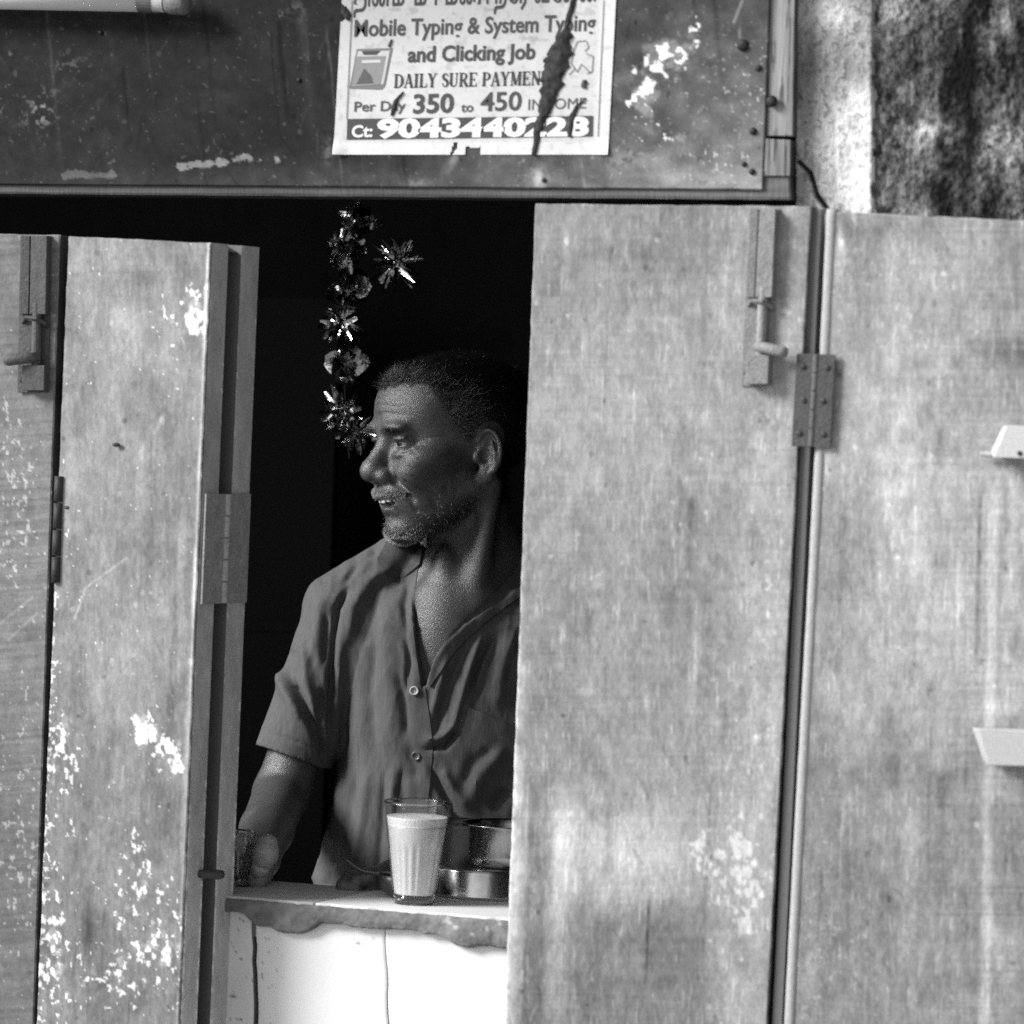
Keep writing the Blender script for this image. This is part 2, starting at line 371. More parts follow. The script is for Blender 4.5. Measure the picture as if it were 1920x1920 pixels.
board = empty('signboard', tuple(P(700, 372, -0.03)), 'dark painted metal signboard over the opening, paler and chipped on the right', 'signboard')
YB = -0.022
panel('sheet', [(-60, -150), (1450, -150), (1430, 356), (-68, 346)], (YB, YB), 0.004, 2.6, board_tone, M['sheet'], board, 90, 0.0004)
panel('frame_rail', [(-60, 330), (1481, 330), (1484, 375), (-70, 363)], (-0.018, -0.018), 0.05, 4.0, lambda x, y: 92+50*(fbm(x, y, 90, 6, 4, 50)-0.5)+22*sstep(600, 1400, x), M['wood'], board, 70)
for (x, y, r) in ((1393, 85, 11), (1447, 190, 11), (1422, 128, 6), (1412, 246, 7), (1395, 308, 5), (1410, 322, 6), (188, 61, 5), (560, 150, 4), (1020, 338, 4)):
    nb = MB(); c = P(x, y, YB-0.001); nb.ball(c, r/1720, 6, (1, 0.55, 1), float(lin(38))); nb.build('nail', M['iron'], board, True)

# ---- upright post at the end of the signboard
post = empty('timber_post', tuple(P(1468, 372, -0.02)), 'weathered upright timber post between the signboard and the plaster band', 'post')
wt = lambda x, y: 150+70*(fbm(x, y, 5, 160, 4, 60)-0.5)-60*sstep(0.62, 0.7, fbm(x, y, 4, 90, 3, 64))
panel('post_upper', [(1447, -150), (1493, -150), (1487, 256), (1436, 256)], (-0.018, -0.018), 0.05, 2.2, wt, M['wood'], post, 85)
panel('post_lower', [(1435, 259), (1483, 262), (1482, 331), (1432, 331)], (-0.021, -0.021), 0.05, 2.2, lambda x, y: wt(x, y)-12, M['wood'], post, 60)

# ------------------------------------------------------------------ hardware builders
def hinge(name, top, bot, dl, dr, nl, nr, wl, wr, parent, al=92, knuckle=0.0042):
    """two screwed plates on a knuckle; nl, nr are the outward normals of the plates"""
    top = np.asarray(top, float); bot = np.asarray(bot, float); ax = unit(bot-top); L = np.linalg.norm(bot-top)
    mb = MB(); a = float(lin(al))
    for d, n, w in ((dl, nl, wl), (dr, nr, wr)):
        mb.box((top+bot)/2+d*(w/2)+n*0.0012, d*w/2, n*0.0011, ax*L/2, a)
        for k in range(3):
            c = top+ax*L*(0.14+0.36*k)+d*w*(0.62 if k != 1 else 0.5)+n*0.0023
            mb.ball(c, 0.0035, 6, (1, 0.6, 1), a*0.75)
    nk = 5
    for k in range(nk):
        p0 = top+ax*L*(k+0.03)/nk; p1 = top+ax*L*(k+0.97)/nk
        mb.rod(p0, p1, knuckle, knuckle, 12, a*1.5)
    return mb.build(name, M['iron'], parent, False, 0.0004)

# ------------------------------------------------------------------ right shutter: two leaves unfolded against the wall
def flakes(x, y, amt, scale=11, seed=70, hard=0.05):
    """chipped paint where amt is high (0..1)"""
    n = fbm(x, y, scale, scale*1.5, 4, seed)
    return sstep(0.86-0.62*amt, 0.86+hard-0.62*amt, n)
def leafA_tone(x, y):
    n1 = fbm(x, y, 140, 260, 5, 71); n2 = fbm(x, y, 15, 34, 4, 75); n3 = fbm(x, y, 5, 12, 3, 79); hz = fbm(x, y, 150, 5, 3, 82); n4 = fbm(x, y, 30, 36, 4, 85)
    n5 = fbm(x, y, 4, 90, 3, 96); gr = fbm(x, y, 70, 200, 5, 98)
    v = 158+16*(n5-0.5)-12*sstep(0.52, 0.72, gr)+40*(n1-0.5)+36*(n2-0.5)+38*(n3-0.5)+16*(hz-0.5)+20*(n4-0.5)+26*sstep(0.72, 0.85, fbm(x, y, 3, 60, 2, 99))
    lx = x-(1003-(y-380)*0.0377)                     # distance from the left edge
    rx = (1522-(y-385)*0.0547)-x
    v += 14*sstep(150, 0, rx)*sstep(480, 700, y)
    v += 30*blob(x, y, 1110, 1590, 150, 110)*(0.6+n2)+26*blob(x, y, 1180, 1600, 80, 60)
    v -= 26*sstep(1660, 1740, y+60*(n4-0.5))*sstep(1040, 1090, x)*sstep(1360, 1300, x)
    v -= 16*blob(x, y, 1260, 470, 160, 60)+14*sstep(1560, 1850, y+120*(n1-0.5))
    v -= 14*blob(x, y, 1180, 1320, 180, 140)
    fl = 0.75*blob(x, y, 1385, 1660, 75, 150)+0.35*blob(x, y, 1400, 1350, 40, 200)+0.35*blob(x, y, 1440, 1100, 30, 260)+0.4*blob(x, y, 1190, 1690, 50, 8)+0.35*blob(x, y, 1310, 1590, 30, 70)
    v += 46*flakes(x, y, fl, 12, 88, 0.16)
    v += 22*flakes(x, y, 0.16+0.15*sstep(1350, 1450, x), 10, 92, 0.12)
    v += 36*sstep(26, 12, lx)*sstep(1100, 1500, y)*(0.5+n2)-34*sstep(28, 36, lx)*sstep(80, 62, lx)*sstep(1380, 1560, y)*sstep(1.0, 0.4, n2*0.6)
    v += 34*sstep(10, 3, lx)*sstep(820, 1100, y)*sstep(0.35, 0.6, n3+0.1)
    v += wear(x, y, (960, 380, 1520, 1930), 501)-22*sstep(24, 2, rx)*sstep(0.3, 0.7, n2)-12*sstep(60, 0, y-385)
    v -= 26*(blob(x, y, 1440, 700, 60, 50)+blob(x, y, 1500, 850, 40, 60))*n2
    v += 22*sstep(75, 90, lx)*sstep(130, 105, lx)*sstep(1430, 1560, y)*sstep(1800, 1700, y)
    return v
def leafB_tone(x, y):
    n1 = fbm(x, y, 150, 240, 5, 101); n2 = fbm(x, y, 16, 34, 4, 105); n3 = fbm(x, y, 5, 12, 3, 109); hz = fbm(x, y, 170, 5, 3, 112); n4 = fbm(x, y, 34, 50, 4, 115)
    n5 = fbm(x, y, 4, 90, 3, 126); gr = fbm(x, y, 70, 200, 5, 128)
    v = 164+20*(n5-0.5)-14*sstep(0.52, 0.72, gr)+46*(n1-0.5)+40*(n2-0.5)+38*(n3-0.5)+26*sstep(0.72, 0.85, fbm(x, y, 3, 60, 2, 129))+(10+18*sstep(1720, 1800, x))*(hz-0.5)+22*(n4-0.5)
    v += 34*blob(x, y, 1705, 950, 70, 260)*(0.5+n2)+18*blob(x, y, 1640, 750, 70, 160)
    v -= 30*sstep(1250, 1700, y+90*(n1-0.5))
    v -= 30*blob(x, y, 1900, 660, 60, 40)+24*blob(x, y, 1640, 430, 120, 25)+14*blob(x, y, 1880, 480, 90, 80)
    v += 30*sstep(1850, 1862, x-(y-900)*-0.02)*sstep(1880, 1868, x-(y-900)*-0.02)*sstep(900, 960, y)
    v += 26*flakes(x, y, 0.12+0.22*blob(x, y, 1560, 1750, 120, 160)+0.25*blob(x, y, 1700, 560, 80, 120), 9, 118)
    v += 70*(blob(x, y, 1578, 455, 7, 30)+0.6*blob(x, y, 1600, 410, 6, 14))*(0.4+n3)
    v += wear(x, y, (1520, 400, 1960, 1930), 502, -0.03)
    v += 22*blob(x, y, 1875, 1325, 26, 12)*(n3*2)
    v -= 60*(blob(x, y, 1886, 1066, 3, 6)+blob(x, y, 1840, 1245, 4, 3)+blob(x, y, 1843, 1238, 9, 2))
    return v
rs = empty('folding_shutter', tuple(P(1480, 2600, -0.04)), 'pale weathered two-leaf folding shutter opened back to the right of the man', 'shutter', 'folding shutters of the shop')
YA = -0.046; TK = 0.027
leafA, cA, nA = panel('leaf', [(1003, 381), (1522, 386), (1400, 2620), (918, 2620)], (YA, YA), TK, 3.0, leafA_tone, M['paint'], rs, 105, 0.0009)
leafA['label'] = 'pale shutter leaf with a tower bolt covering half the opening'
leafB, cB, nB = panel('leaf', [(1563, 396), (2070, 420), (2000, 2620), (1455, 2620)], (YA-0.008, YA-0.002), TK, 3.0, leafB_tone, M['paint'], rs, 150, 0.0009)
leafB['label'] = 'outer shutter leaf with two white wooden cleats'
# rounded bead along the meeting edge of the outer leaf, and the dark rebate strip on the inner leaf
ys = np.linspace(392, 2620, 150)
def seamx(y): return 1538-(y-400)*0.0487
bead = MB()
bead.tube([P(seamx(y)+23-5*sstep(700, 1900, y), y, YA-0.004) for y in ys], [0.0062*(1+0.12*(fbm(np.array([y]), np.array([1.0]), 40, 40, 3, 130)[0]-0.5)) for y in ys], 14, float(lin(176)))
bead.build('edge_bead', M['paint'], leafB, True)
strip = MB()
strip.prism([P(seamx(392)-16, 392, YA+0.006), P(seamx(392)+2, 392, YA+0.006), P(seamx(2620)+2, 2620, YA+0.006), P(seamx(2620)-16, 2620, YA+0.006)], (0, 0.018, 0), float(lin(112)))
strip.build('rebate_strip', M['paint'], leafA)
# cover lath beside the bolt
lath = MB()
lath.prism([P(1466, 388, YA-0.004), P(1520, 388, YA-0.004), P(1497, 905, YA-0.004), P(1447, 905, YA-0.004)], (0, 0.005, 0), float(lin(165)))
# hinge between the two leaves
nf = np.array([0, -1.0, 0])
hinge('hinge', P(1531, 664, YA-0.012), P(1521, 838, YA-0.012), np.array([-1.0, 0, 0]), np.array([1.0, 0, 0]), nf, nf, 0.0205, 0.0205, leafA, 82, 0.0038)

def tower_bolt(px, y0, y1, peg, ysurf, parent, tone=110, lean=-0.037):
    """px = x of the rod at y0; peg = +1 / -1 side the handle points to"""
    X = lambda y: px+(y-y0)*lean
    mb = MB(); a = float(lin(tone)); s = 1/1740
    # backing plate
    mb.prism([P(X(y0)-34, y0, ysurf-0.002), P(X(y0)+24, y0, ysurf-0.002), P(X(y1)+24, y1, ysurf-0.002), P(X(y1)-34, y1, ysurf-0.002)], (0, 0.0022, 0), a)
    # folded channel for the rod
    yc = y0+(y1-y0)*0.5
    mb.prism([P(X(y0)-14, y0, ysurf-0.012), P(X(y0)+16, y0, ysurf-0.012), P(X(yc)+16, yc, ysurf-0.012), P(X(yc)-14, yc, ysurf-0.012)], (0, 0.0095, 0), a*1.12)
    mb.prism([P(X(y0)-32, y0, ysurf-0.006), P(X(y0)-16, y0, ysurf-0.006), P(X(yc)-16, yc, ysurf-0.006), P(X(yc)-32, yc, ysurf-0.006)], (0, 0.0038, 0), a*0.85)
    # rod, staple, lower socket, handle
    yh = y0+(y1-y0)*0.80
    mb.rod(P(X(yc-20), yc-20, ysurf-0.0075), P(X(yh+14), yh+14, ysurf-0.0075), 0.0052, None, 14, a*1.25)
    ystp = yc+10
    pts = [P(X(ystp)-26, ystp+6, ysurf-0.001), P(X(ystp)-20, ystp-4, ysurf-0.010), P(X(ystp), ystp-2, ysurf-0.0155), P(X(ystp)+16, ystp+8, ysurf-0.010), P(X(ystp)+20, ystp+14, ysurf-0.001)]
    mb.tube(pts, 0.0024, 8, a*0.7)
    for k in (0.05, 0.42, 0.92):
        yy = y0+(y1-y0)*k; mb.ball(P(X(yy)-26, yy, ysurf-0.004), 0.0032, 6, (1, 0.6, 1), a*0.6)
    mb.prism([P(X(yh)-26, yh+8, ysurf-0.016), P(X(yh)+16, yh+8, ysurf-0.016), P(X(y1)+16, y1-4, ysurf-0.016), P(X(y1)-26, y1-4, ysurf-0.016)], (0, 0.0145, 0), a*1.05)
    bo = mb.build('tower_bolt', M['iron'], parent, False, 0.0006)
    return bo, X(yh), yh
bA, hx, hy = tower_bolt(1438, 391, 724, 1, YA, leafA, 140, -0.045)
hb = MB(); hb.tube([P(hx-8, hy-8, YA-0.012), P(hx+10, hy-5, YA-0.018), P(hx+40, hy+2, YA-0.021), P(hx+50, hy+3, YA-0.021)], [0.0050, 0.0058, 0.0062, 0.0045], 14, float(lin(140)))
hb.build('bolt_handle', M['iron'], leafA, True)
# white wooden cleats on the outer leaf, bevelled ends
def cleat(poly_front, poly_back, parent, a, stick=None):
    f = [P(x, y, YA-0.034) for x, y in poly_front]; b = [P(x, y, YA-0.0085) for x, y in poly_back]
    n = len(f); mb = MB(); mb.add(f+b, [tuple(range(n))[::-1]]+[(i, (i+1) % n, (i+1) % n+n, i+n) for i in range(n)]+[tuple(range(n, 2*n))], float(lin(a)))
    if stick: mb.rod(P(stick[0], stick[1], YA-0.014), P(stick[2], stick[3], YA-0.014), 0.0026, 0.0034, 8, float(lin(a-20)))
    return mb.build('cleat', M['paint'], parent, False, 0.0016)
nb = MB(); nb.ball(P(1912, 850, YA-0.0345), 0.0026, 6, (1, 0.6, 1), 0.03); nb.build('nail', M['iron'], leafB, True)
cleat([(1888, 797), (2040, 803), (2040, 864), (1862, 858)], [(1880, 800), (2036, 806), (2036, 852), (1858, 846)], leafB, 205, (1838, 851, 1870, 853))
cleat([(1834, 1366), (2040, 1372), (2040, 1440), (1852, 1436)], [(1822, 1364), (2036, 1370), (2036, 1426), (1842, 1422)], leafB, 190)

# ------------------------------------------------------------------ left shutter: folded leaves standing out from the wall
def leafL2_tone(x, y):
    n1 = fbm(x, y, 110, 220, 5, 141); n2 = fbm(x, y, 16, 26, 4, 145); n3 = fbm(x, y, 5, 12, 3, 149); n4 = fbm(x, y, 46, 60, 4, 152); hz = fbm(x, y, 130, 6, 3, 155)
    n5 = fbm(x, y, 4, 60, 3, 168); gr = fbm(x, y, 50, 130, 5, 169)
    v = 140+24*(n5-0.5)-16*sstep(0.5, 0.72, gr)+34*(n1-0.5)+30*(n2-0.5)+34*(n3-0.5)+22*(n4-0.5)+14*(hz-0.5)*sstep(700, 500, y)
    v -= 12*sstep(1150, 1500, y)
    rx = (394-(y-455)*0.0403)-x; lx = x-(126-(y-445)*0.0386)
    fl = 0.95*blob(x, y, 372, 590, 30, 62, 0.1)+0.5*blob(x, y, 320, 600, 50, 50)+0.72*blob(x, y, 118, 1420, 34, 120)+1.0*blob(x, y, 268, 1370, 24, 44, 0.15)+1.0*blob(x, y, 320, 1420, 34, 52, -0.5)
    fl += 0.55*blob(x, y, 250, 1640, 45, 120)+0.6*blob(x, y, 105, 1700, 26, 140)+0.5*blob(x, y, 215, 1830, 110, 80)+0.5*blob(x, y, 320, 1740, 40, 120)+0.4*blob(x, y, 90, 1850, 24, 70)+0.25*blob(x, y, 150, 1000, 40, 50)
    v += 105*flakes(x, y, fl*0.75, 9, 158, 0.06)+46*flakes(x, y, fl*0.9, 16, 162, 0.25)
    v += 90*flakes(x, y, 0.10+0.42*sstep(22, 2, lx)*sstep(700, 1300, y), 6, 166)
    v += 95*sstep(9, 2, rx+6*(n2-0.5))*np.clip(blob(x, y, 385, 560, 40, 90)+blob(x, y, 352, 1085, 40, 60)+0.5*blob(x, y, 370, 870, 40, 60)+0.35, 0, 1)
    v += 42*(seg(x, y, 150, 1110, 238, 1046, 2.2)+seg(x, y, 140, 1160, 160, 1105, 2.2)+0.6*seg(x, y, 305, 780, 290, 812, 3))*(0.4+n3)
    v += wear(x, y, (70, 440, 400, 1930), 503, -0.04, 0.8)
    v -= 34*(blob(x, y, 268, 525, 22, 22)*n2*1.5+blob(x, y, 165, 1740, 10, 60)*1.1)
    return v
def leafL1_tone(x, y):
    n1 = fbm(x, y, 110, 200, 5, 171); n2 = fbm(x, y, 14, 20, 4, 175); hz = fbm(x+0.6*y, y+0.08*x, 220, 6, 4, 178); n3 = fbm(x, y, 5, 8, 3, 182)
    v = 124+34*(n1-0.5)+30*(n2-0.5)+46*(hz-0.5)+18*(n3-0.5)
    v -= 14*sstep(1300, 1800, y)
    v += 60*flakes(x, y, 0.16+0.3*blob(x, y, 30, 920, 40, 160)+0.2*blob(x, y, 40, 1560, 60, 200), 7, 186)
    v += 30*(seg(x, y, 15, 1200, 70, 1150, 2)+seg(x, y, 0, 1170, 60, 1120, 2))
    return v
ls = empty('folding_shutter', tuple(P(250, 2600, -0.10)), 'grey chipped folding shutter stacked open to the left of the man', 'shutter', 'folding shutters of the shop')
leaf1, c1, n1_ = panel('leaf', [(-52, 436), (113, 440), (40, 2620), (-135, 2620)], (-0.028, -0.036), TK, 3.0, leafL1_tone, M['paint'], ls, 80, 0.0008)
leaf1['label'] = 'leftmost shutter leaf with a tower bolt, cut off by the frame'
Y2L, Y2R = -0.040, -0.085; T2, GAP = 0.032, 0.021
leaf2, c2, n2_ = panel('leaf', [(127, 442), (395, 455), (307, 2620), (39, 2620)], (Y2L, Y2R), T2, 2.4, leafL2_tone, M['paint'], ls, 112, 0.0011)
leaf2['label'] = 'chipped grey leaf turned towards the street'
u2 = unit(c2[1]-c2[0]); dn2 = unit(c2[2]-c2[1])
# third leaf folded behind, its edge showing past the dark gap
off = n2_*(T2+GAP)
def shift(cs, d): return [p+d for p in cs]
c3 = shift(c2, off+u2*0.004); 
mb3 = MB()
nseg = 260
tt = np.linspace(0, 1, nseg)
def edge_strip(mb, p0, p1, p2, p3, tone, seed):
    """long narrow face p0-p1 (top) to p3-p2 (bottom) with uneven tone"""
    uu = np.linspace(0, 1, 9)[None, :, None]; vv = tt[:, None, None]
    Wd = p0*(1-uu)*(1-vv)+p1*uu*(1-vv)+p2*uu*vv+p3*(1-uu)*vv
    px, py = PROJ(Wd)
    k = fbm(px, py, 7, 40, 4, seed); e = fbm(px, py, 5, 9, 3, seed+4); w = fbm(px, py, 60, 160, 3, seed+7)
    v = tone+46*(k-0.5)+30*(w-0.5)
    rim = np.minimum(uu[..., 0], 1-uu[..., 0])
    v = v+70*sstep(0.16, 0.0, rim)*sstep(0.55, 0.7, e+0.25*sstep(1250, 1700, py)-0.1)
    mb.grid(Wd, lin(v))
T3 = 0.034
b3 = [p+n2_*T3 for p in c3]
edge_strip(mb3, c3[1], b3[1], b3[2], c3[2], 185, 190)
mb3.add([c3[0], c3[1], c3[2], c3[3], b3[0], b3[1], b3[2], b3[3]], [(0, 3, 2, 1), (4, 5, 6, 7), (0, 1, 5, 4), (0, 4, 7, 3), (3, 7, 6, 2)], float(lin(110)))
leaf3 = mb3.build('leaf', M['paint'], ls)
leaf3['label'] = 'shutter leaf folded behind, only its edge showing'
# worn edge face of the second leaf
e2 = MB(); b2 = [p+n2_*T2 for p in c2]; pr = u2*0.0012
edge_strip(e2, c2[1]+pr+n2_*0.0012, b2[1]+pr, b2[2]+pr, c2[2]+pr+n2_*0.0012, 178, 198)
e2.build('edge_face', M['paint'], leaf2)
sp = MB(); m0 = n2_*T2; m1 = n2_*(T2+GAP); ins = -u2*0.016
sp.add([c2[1]+m0+ins, c2[1]+m1+ins, c2[2]+m1+ins, c2[2]+m0+ins], [(0, 1, 2, 3)], float(lin(60)))
tp = dn2*0.001
sp.add([c2[1]+m0+ins+tp, c2[1]+m1+ins+tp, c2[1]+m1+tp*8, c2[1]+m0+tp*8], [(0, 1, 2, 3)], float(lin(80)))
sp.build('spacer', M['paint'], leaf3)
def onedge(py, k):
    """point on the edge side at photo row py, k = 0 front corner of leaf 2 .. 1 back of leaf 3 (metres along n)"""
    t = (py-455)/(2620-455.0); return c2[1]*(1-t)+c2[2]*t+u2*0.004+n2_*k
hinge('hinge', onedge(922, T2+GAP/2)+u2*0.001, onedge(1128, T2+GAP/2)+u2*0.001, -n2_, n2_, u2, u2, T2+GAP/2-0.001, T3+GAP/2-0.001, leaf2, 150, 0.0050)
pg = MB(); pc = onedge(1637, T2+0.003); pg.tube([pc-u2*0.01-n2_*0.01, pc+u2*0.004-n2_*0.008, pc+u2*0.013+n2_*0.002, pc+u2*0.016+n2_*0.008], [0.0042, 0.005, 0.0055, 0.0045], 12, float(lin(70)))
pg.build('peg', M['iron'], leaf2, True)
# knuckle of the hinge in the seam between the first two leaves
sk = MB()
for k in range(4):
    ya, yb = 893+k*50.5, 893+(k+1)*50.5-3
    sk.rod(P(111-(ya-893)*0.035, ya, -0.042), P(111-(yb-893)*0.035, yb, -0.042), 0.0052, None, 12, float(lin(58)))
sk.build('hinge', M['iron'], leaf1, True)
b1, hx, hy = tower_bolt(72, 442, 736, -1, -0.0355, leaf1, 84, -0.02)
hb = MB(); hb.tube([P(hx+4, hy-8, -0.046), P(hx-18, hy-6, -0.052), P(hx-52, hy-2, -0.058), P(hx-58, hy-2, -0.058)], [0.0052, 0.0062, 0.0066, 0.005], 14, float(lin(92)))
hb.build('bolt_handle', M['iron'], leaf1, True)
for (x, y, yy) in ((218, 834, 0.5), (128, 952, 0.02)):
    nb = MB(); t = yy; c = P(x, y, Y2L+(Y2R-Y2L)*t-0.001); nb.ball(c, 0.0035, 6, (1.4, 0.8, 0.7), float(lin(60))); nb.build('nail', M['iron'], leaf2, True)

# ------------------------------------------------------------------ counter
ct = empty('counter', tuple(P(700, 2000, 0.05)*np.array([1, 1, 0])), 'masonry counter with a rough cement lip, pale top tiles and whitewashed front', 'counter')
YC = -0.014
pf = P(700, 1706, YC); ZT = float(pf[2])                    # height of the counter top
low = [(-900, 1640), (-400, 1668), (0, 1688), (240, 1700), (330, 1706), (400, 1708), (430, 1712), (446, 1711), (458, 1716), (470, 1729), (478, 1736), (492, 1738), (508, 1742), (528, 1751), (545, 1753), (562, 1752), (578, 1746), (590, 1738), (600, 1732), (618, 1735), (640, 1734), (660, 1739), (700, 1744), (735, 1745), (760, 1744), (795, 1751), (822, 1754), (838, 1764), (852, 1774), (872, 1779), (900, 1777), (930, 1777), (960, 1782), (1040, 1786), (1120, 1780), (1260, 1790), (1420, 1800)]
lx_ = np.array([p[0] for p in low], float); ly_ = np.array([p[1] for p in low], float)
gx = np.arange(-900, 1420, 3.0)
zz_top = ZT; lo = np.interp(gx, lx_, ly_)+3.0*(fbm(gx, gx*0, 14, 14, 4, 203)-0.5)*2
topy = np.array([PROJ(np.array([P(x, 1706, YC)[0], YC, ZT]))[1] for x in gx])
topy = topy+2.4*(fbm(gx, gx*0+5, 11, 11, 4, 206)-0.35)
rows = 16
Wl = np.zeros((rows, len(gx), 3)); Pl = np.zeros((rows, len(gx)));
for j in range(rows):
    k = j/(rows-1); yy = topy*(1-k)+lo*k
    bul = 0.004*math.sin(math.pi*min(1, k*1.0))*0.5-0.002*(fbm(gx, yy, 16, 16, 4, 209)-0.5)*1.8
    Wl[j] = P(gx, yy, YC)+np.stack([gx*0, -bul+(0.006 if k == 1 else 0)+(0.002 if k == 0 else 0), gx*0], -1)
pxl, pyl = PROJ(Wl)
tone = 112+60*(fbm(pxl, pyl, 60, 40, 5, 212)-0.5)+40*(fbm(pxl, pyl, 12, 12, 3, 215)-0.5)+22*sstep(560, 800, pxl)+60*sstep(0.66, 0.76, fbm(pxl, pyl, 14, 12, 3, 218))*sstep(800, 860, pxl)
cl = MB(); cl.grid(Wl, lin(tone))
cl.grid(np.stack([Wl[-1], Wl[-1]+np.array([0, 0.016, 0.0])]), np.full((2, len(gx)), 0.1))
cl.grid(np.stack([Wl[0]+np.array([0, 0.03, -0.003]), Wl[0]]), np.full((2, len(gx)), 0.2))
cl.build('cement_lip', M['cement'], ct, True)
core = MB(); xa, xb = float(Wl[0, 0, 0]), float(Wl[0, -1, 0])
core.box(((xa+xb)/2, 0.070, ZT-0.023), ((xb-xa)/2, 0, 0), (0, 0.072, 0), (0, 0, 0.0185), float(lin(110)))
core.box(((xa+xb)/2, 0.085, (ZT-0.045)/2), ((xb-xa)/2, 0, 0), (0, 0.055, 0), (0, 0, (ZT-0.045)/2), float(lin(120)))
core.build('core', M['cement'], ct)
# top tiles: left one greyed for the leaf's shade, white on the right, an oblique joint between
YBK = 0.142
sA = PZ(589, 1696, ZT); sB = PZ(704, 1671, ZT); sd_ = (sB-sA)/(sB[1]-sA[1])
def seam_at(y, o): q = sA+sd_*(y-sA[1]); return np.array([q[0]+o, y, ZT])
def tile(poly, tone, nm, seed):
    mb = MB(); p = np.array(poly); mb.prism([(q[0], q[1], ZT-0.0042) for q in p][::1], (0, 0, 0.0062), float(lin(tone)))
    return mb.build(nm, M['white'], ct, False, 0.0008)
fy = YC+0.004
fr = lambda x: fy+0.0015*math.sin(x*90)+0.001*math.sin(x*230)
xs_l = np.linspace(xa, seam_at(fy, 0)[0]-0.0012, 60); xs_r = np.linspace(seam_at(fy, 0)[0]+0.0012, xb, 90)
tile([(x, fr(x)) for x in xs_l]+[tuple(seam_at(YBK, -0.0012)[:2]), (xa, YBK)], 205, 'top_tile', 1)['label'] = 'tile greyed to stand for shade at the left end of the counter top'
tile([(x, fr(x)) for x in xs_r]+[(xb, YBK), tuple(seam_at(YBK, 0.0012)[:2])], 250, 'top_tile', 2)['label'] = 'bright white tile under the tea glass'
# whitewashed front in three slabs with open cracks between
def white_tone(x, y):
    n = fbm(x, y, 50, 60, 4, 221); s = fbm(x, y, 6, 7, 3, 224)
    v = 250+0*x-26*sstep(540, 440, x+40*(n-0.5))-18*(n-0.45)*sstep(620, 470, x)  # left end greyed, the leaf's shade put into the colour
    v -= 90*sstep(0.76, 0.82, s)*sstep(560, 470, x)
    v -= 120*(blob(x, y, 672, 1768, 4, 2.2)+blob(x, y, 437, 1868, 5, 3)+0.6*blob(x, y, 700, 1760, 2, 2))
    return v
def crack(x0, y0, x1, y1, amp, seed, n=40):
    ys = np.linspace(y0, y1, n); return [(x0+(x1-x0)*(y-y0)/(y1-y0)+amp*(float(fbm(np.array([y]), np.array([seed*3.0]), 34, 34, 4, 230+seed)[0])-0.5), y) for y in ys]
YW = -0.004
k1 = crack(475, 1690, 494, 2700, 9, 1); k2 = crack(721, 1690, 760, 2700, 6, 2)
def slab(left, right, nm):
    nu = max(2, int((right[0][0]-left[0][0])/3)); L = np.array(left); R = np.array(right)
    u = np.linspace(0, 1, nu+1)[None, :, None]; v = np.linspace(0, 1, len(L)*6)
    Li = np.stack([np.interp(v, np.linspace(0, 1, len(L)), L[:, k]) for k in (0, 1)], -1)[:, None]; Ri = np.stack([np.interp(v, np.linspace(0, 1, len(R)), R[:, k]) for k in (0, 1)], -1)[:, None]
    g2 = Li*(1-u)+Ri*u; g2[..., 1] = (1696+(g2[..., 0]-433)*0.0815)*(1-v[:, None])+2700*v[:, None]; Wd = P(g2[..., 0], g2[..., 1], YW)
    Wd[:, 0, 1] += 0.0012; Wd[:, -1, 1] += 0.0012
    mb = MB(); mb.grid(Wd, lin(white_tone(g2[..., 0], g2[..., 1])))
    for e in (0, -1): mb.grid(np.stack([Wd[:, e], Wd[:, e]+np.array([0, 0.03, 0])], 1), np.full((len(v), 2), 0.35))
    return mb.build(nm, M['white'], ct, True)
off_ = lambda c, d, grow: [(x+d*(1+grow*(y-1690)/300), y) for x, y in c]
slab([(-900, y) for _, y in k1], off_(k1, -4.0, 0.2), 'front_slab')
slab(off_(k1, 4.0, 0.2), off_(k2, -0.7, 1.2), 'front_slab')
slab(off_(k2, 0.7, 1.2), [(1420, y) for _, y in k2], 'front_slab')
# ------------------------------------------------------------------ poster pasted on the signboard
YP = YB-0.0012
pquad = np.array([(644, -60), (1158, -60), (1140, 290), (625, 290)], float)
po = empty('poster', tuple(P(882, 290, YP)), 'torn white job advertisement poster pasted on the signboard', 'poster')
nxp, nyp = 200, 136
u = np.linspace(0, 1, nxp+1)[None, :, None]; v = np.linspace(0, 1, nyp+1)[:, None, None]
pg2 = pquad[0]*(1-u)*(1-v)+pquad[1]*u*(1-v)+pquad[2]*u*v+pquad[3]*(1-u)*v
gxp, gyp = pg2[..., 0], pg2[..., 1]
nz = fbm(gxp, gyp, 70, 70, 4, 241); ns = fbm(gxp, gyp, 9, 9, 3, 244)
ptone = 218-30*sstep(140, 0, gyp+60*(nz-0.5))*sstep(1110, 1000, gxp)-20*(nz-0.5)-16*sstep(0.6, 0.8, ns)+18*sstep(1118, 1135, gxp+0.05*gyp)+16*sstep(262, 270, gyp)
ptone -= 22*sstep(0.70, 0.78, fbm(gxp, gyp, 30, 18, 3, 247))*sstep(255, 100, gyp)
lift = 0.0003*(fbm(gxp, gyp, 60, 60, 3, 251)-0.5)-0.004*blob(gxp, gyp, 626, 288, 20, 22)-0.002*blob(gxp, gyp, 1141, 290, 14, 14)
Wp = P(gxp, gyp, YP); Wp[..., 1] += lift
idx = np.arange((nyp+1)*(nxp+1)).reshape(nyp+1, nxp+1)
q = np.stack([idx[:-1, :-1], idx[1:, :-1], idx[1:, 1:], idx[:-1, 1:]], -1)
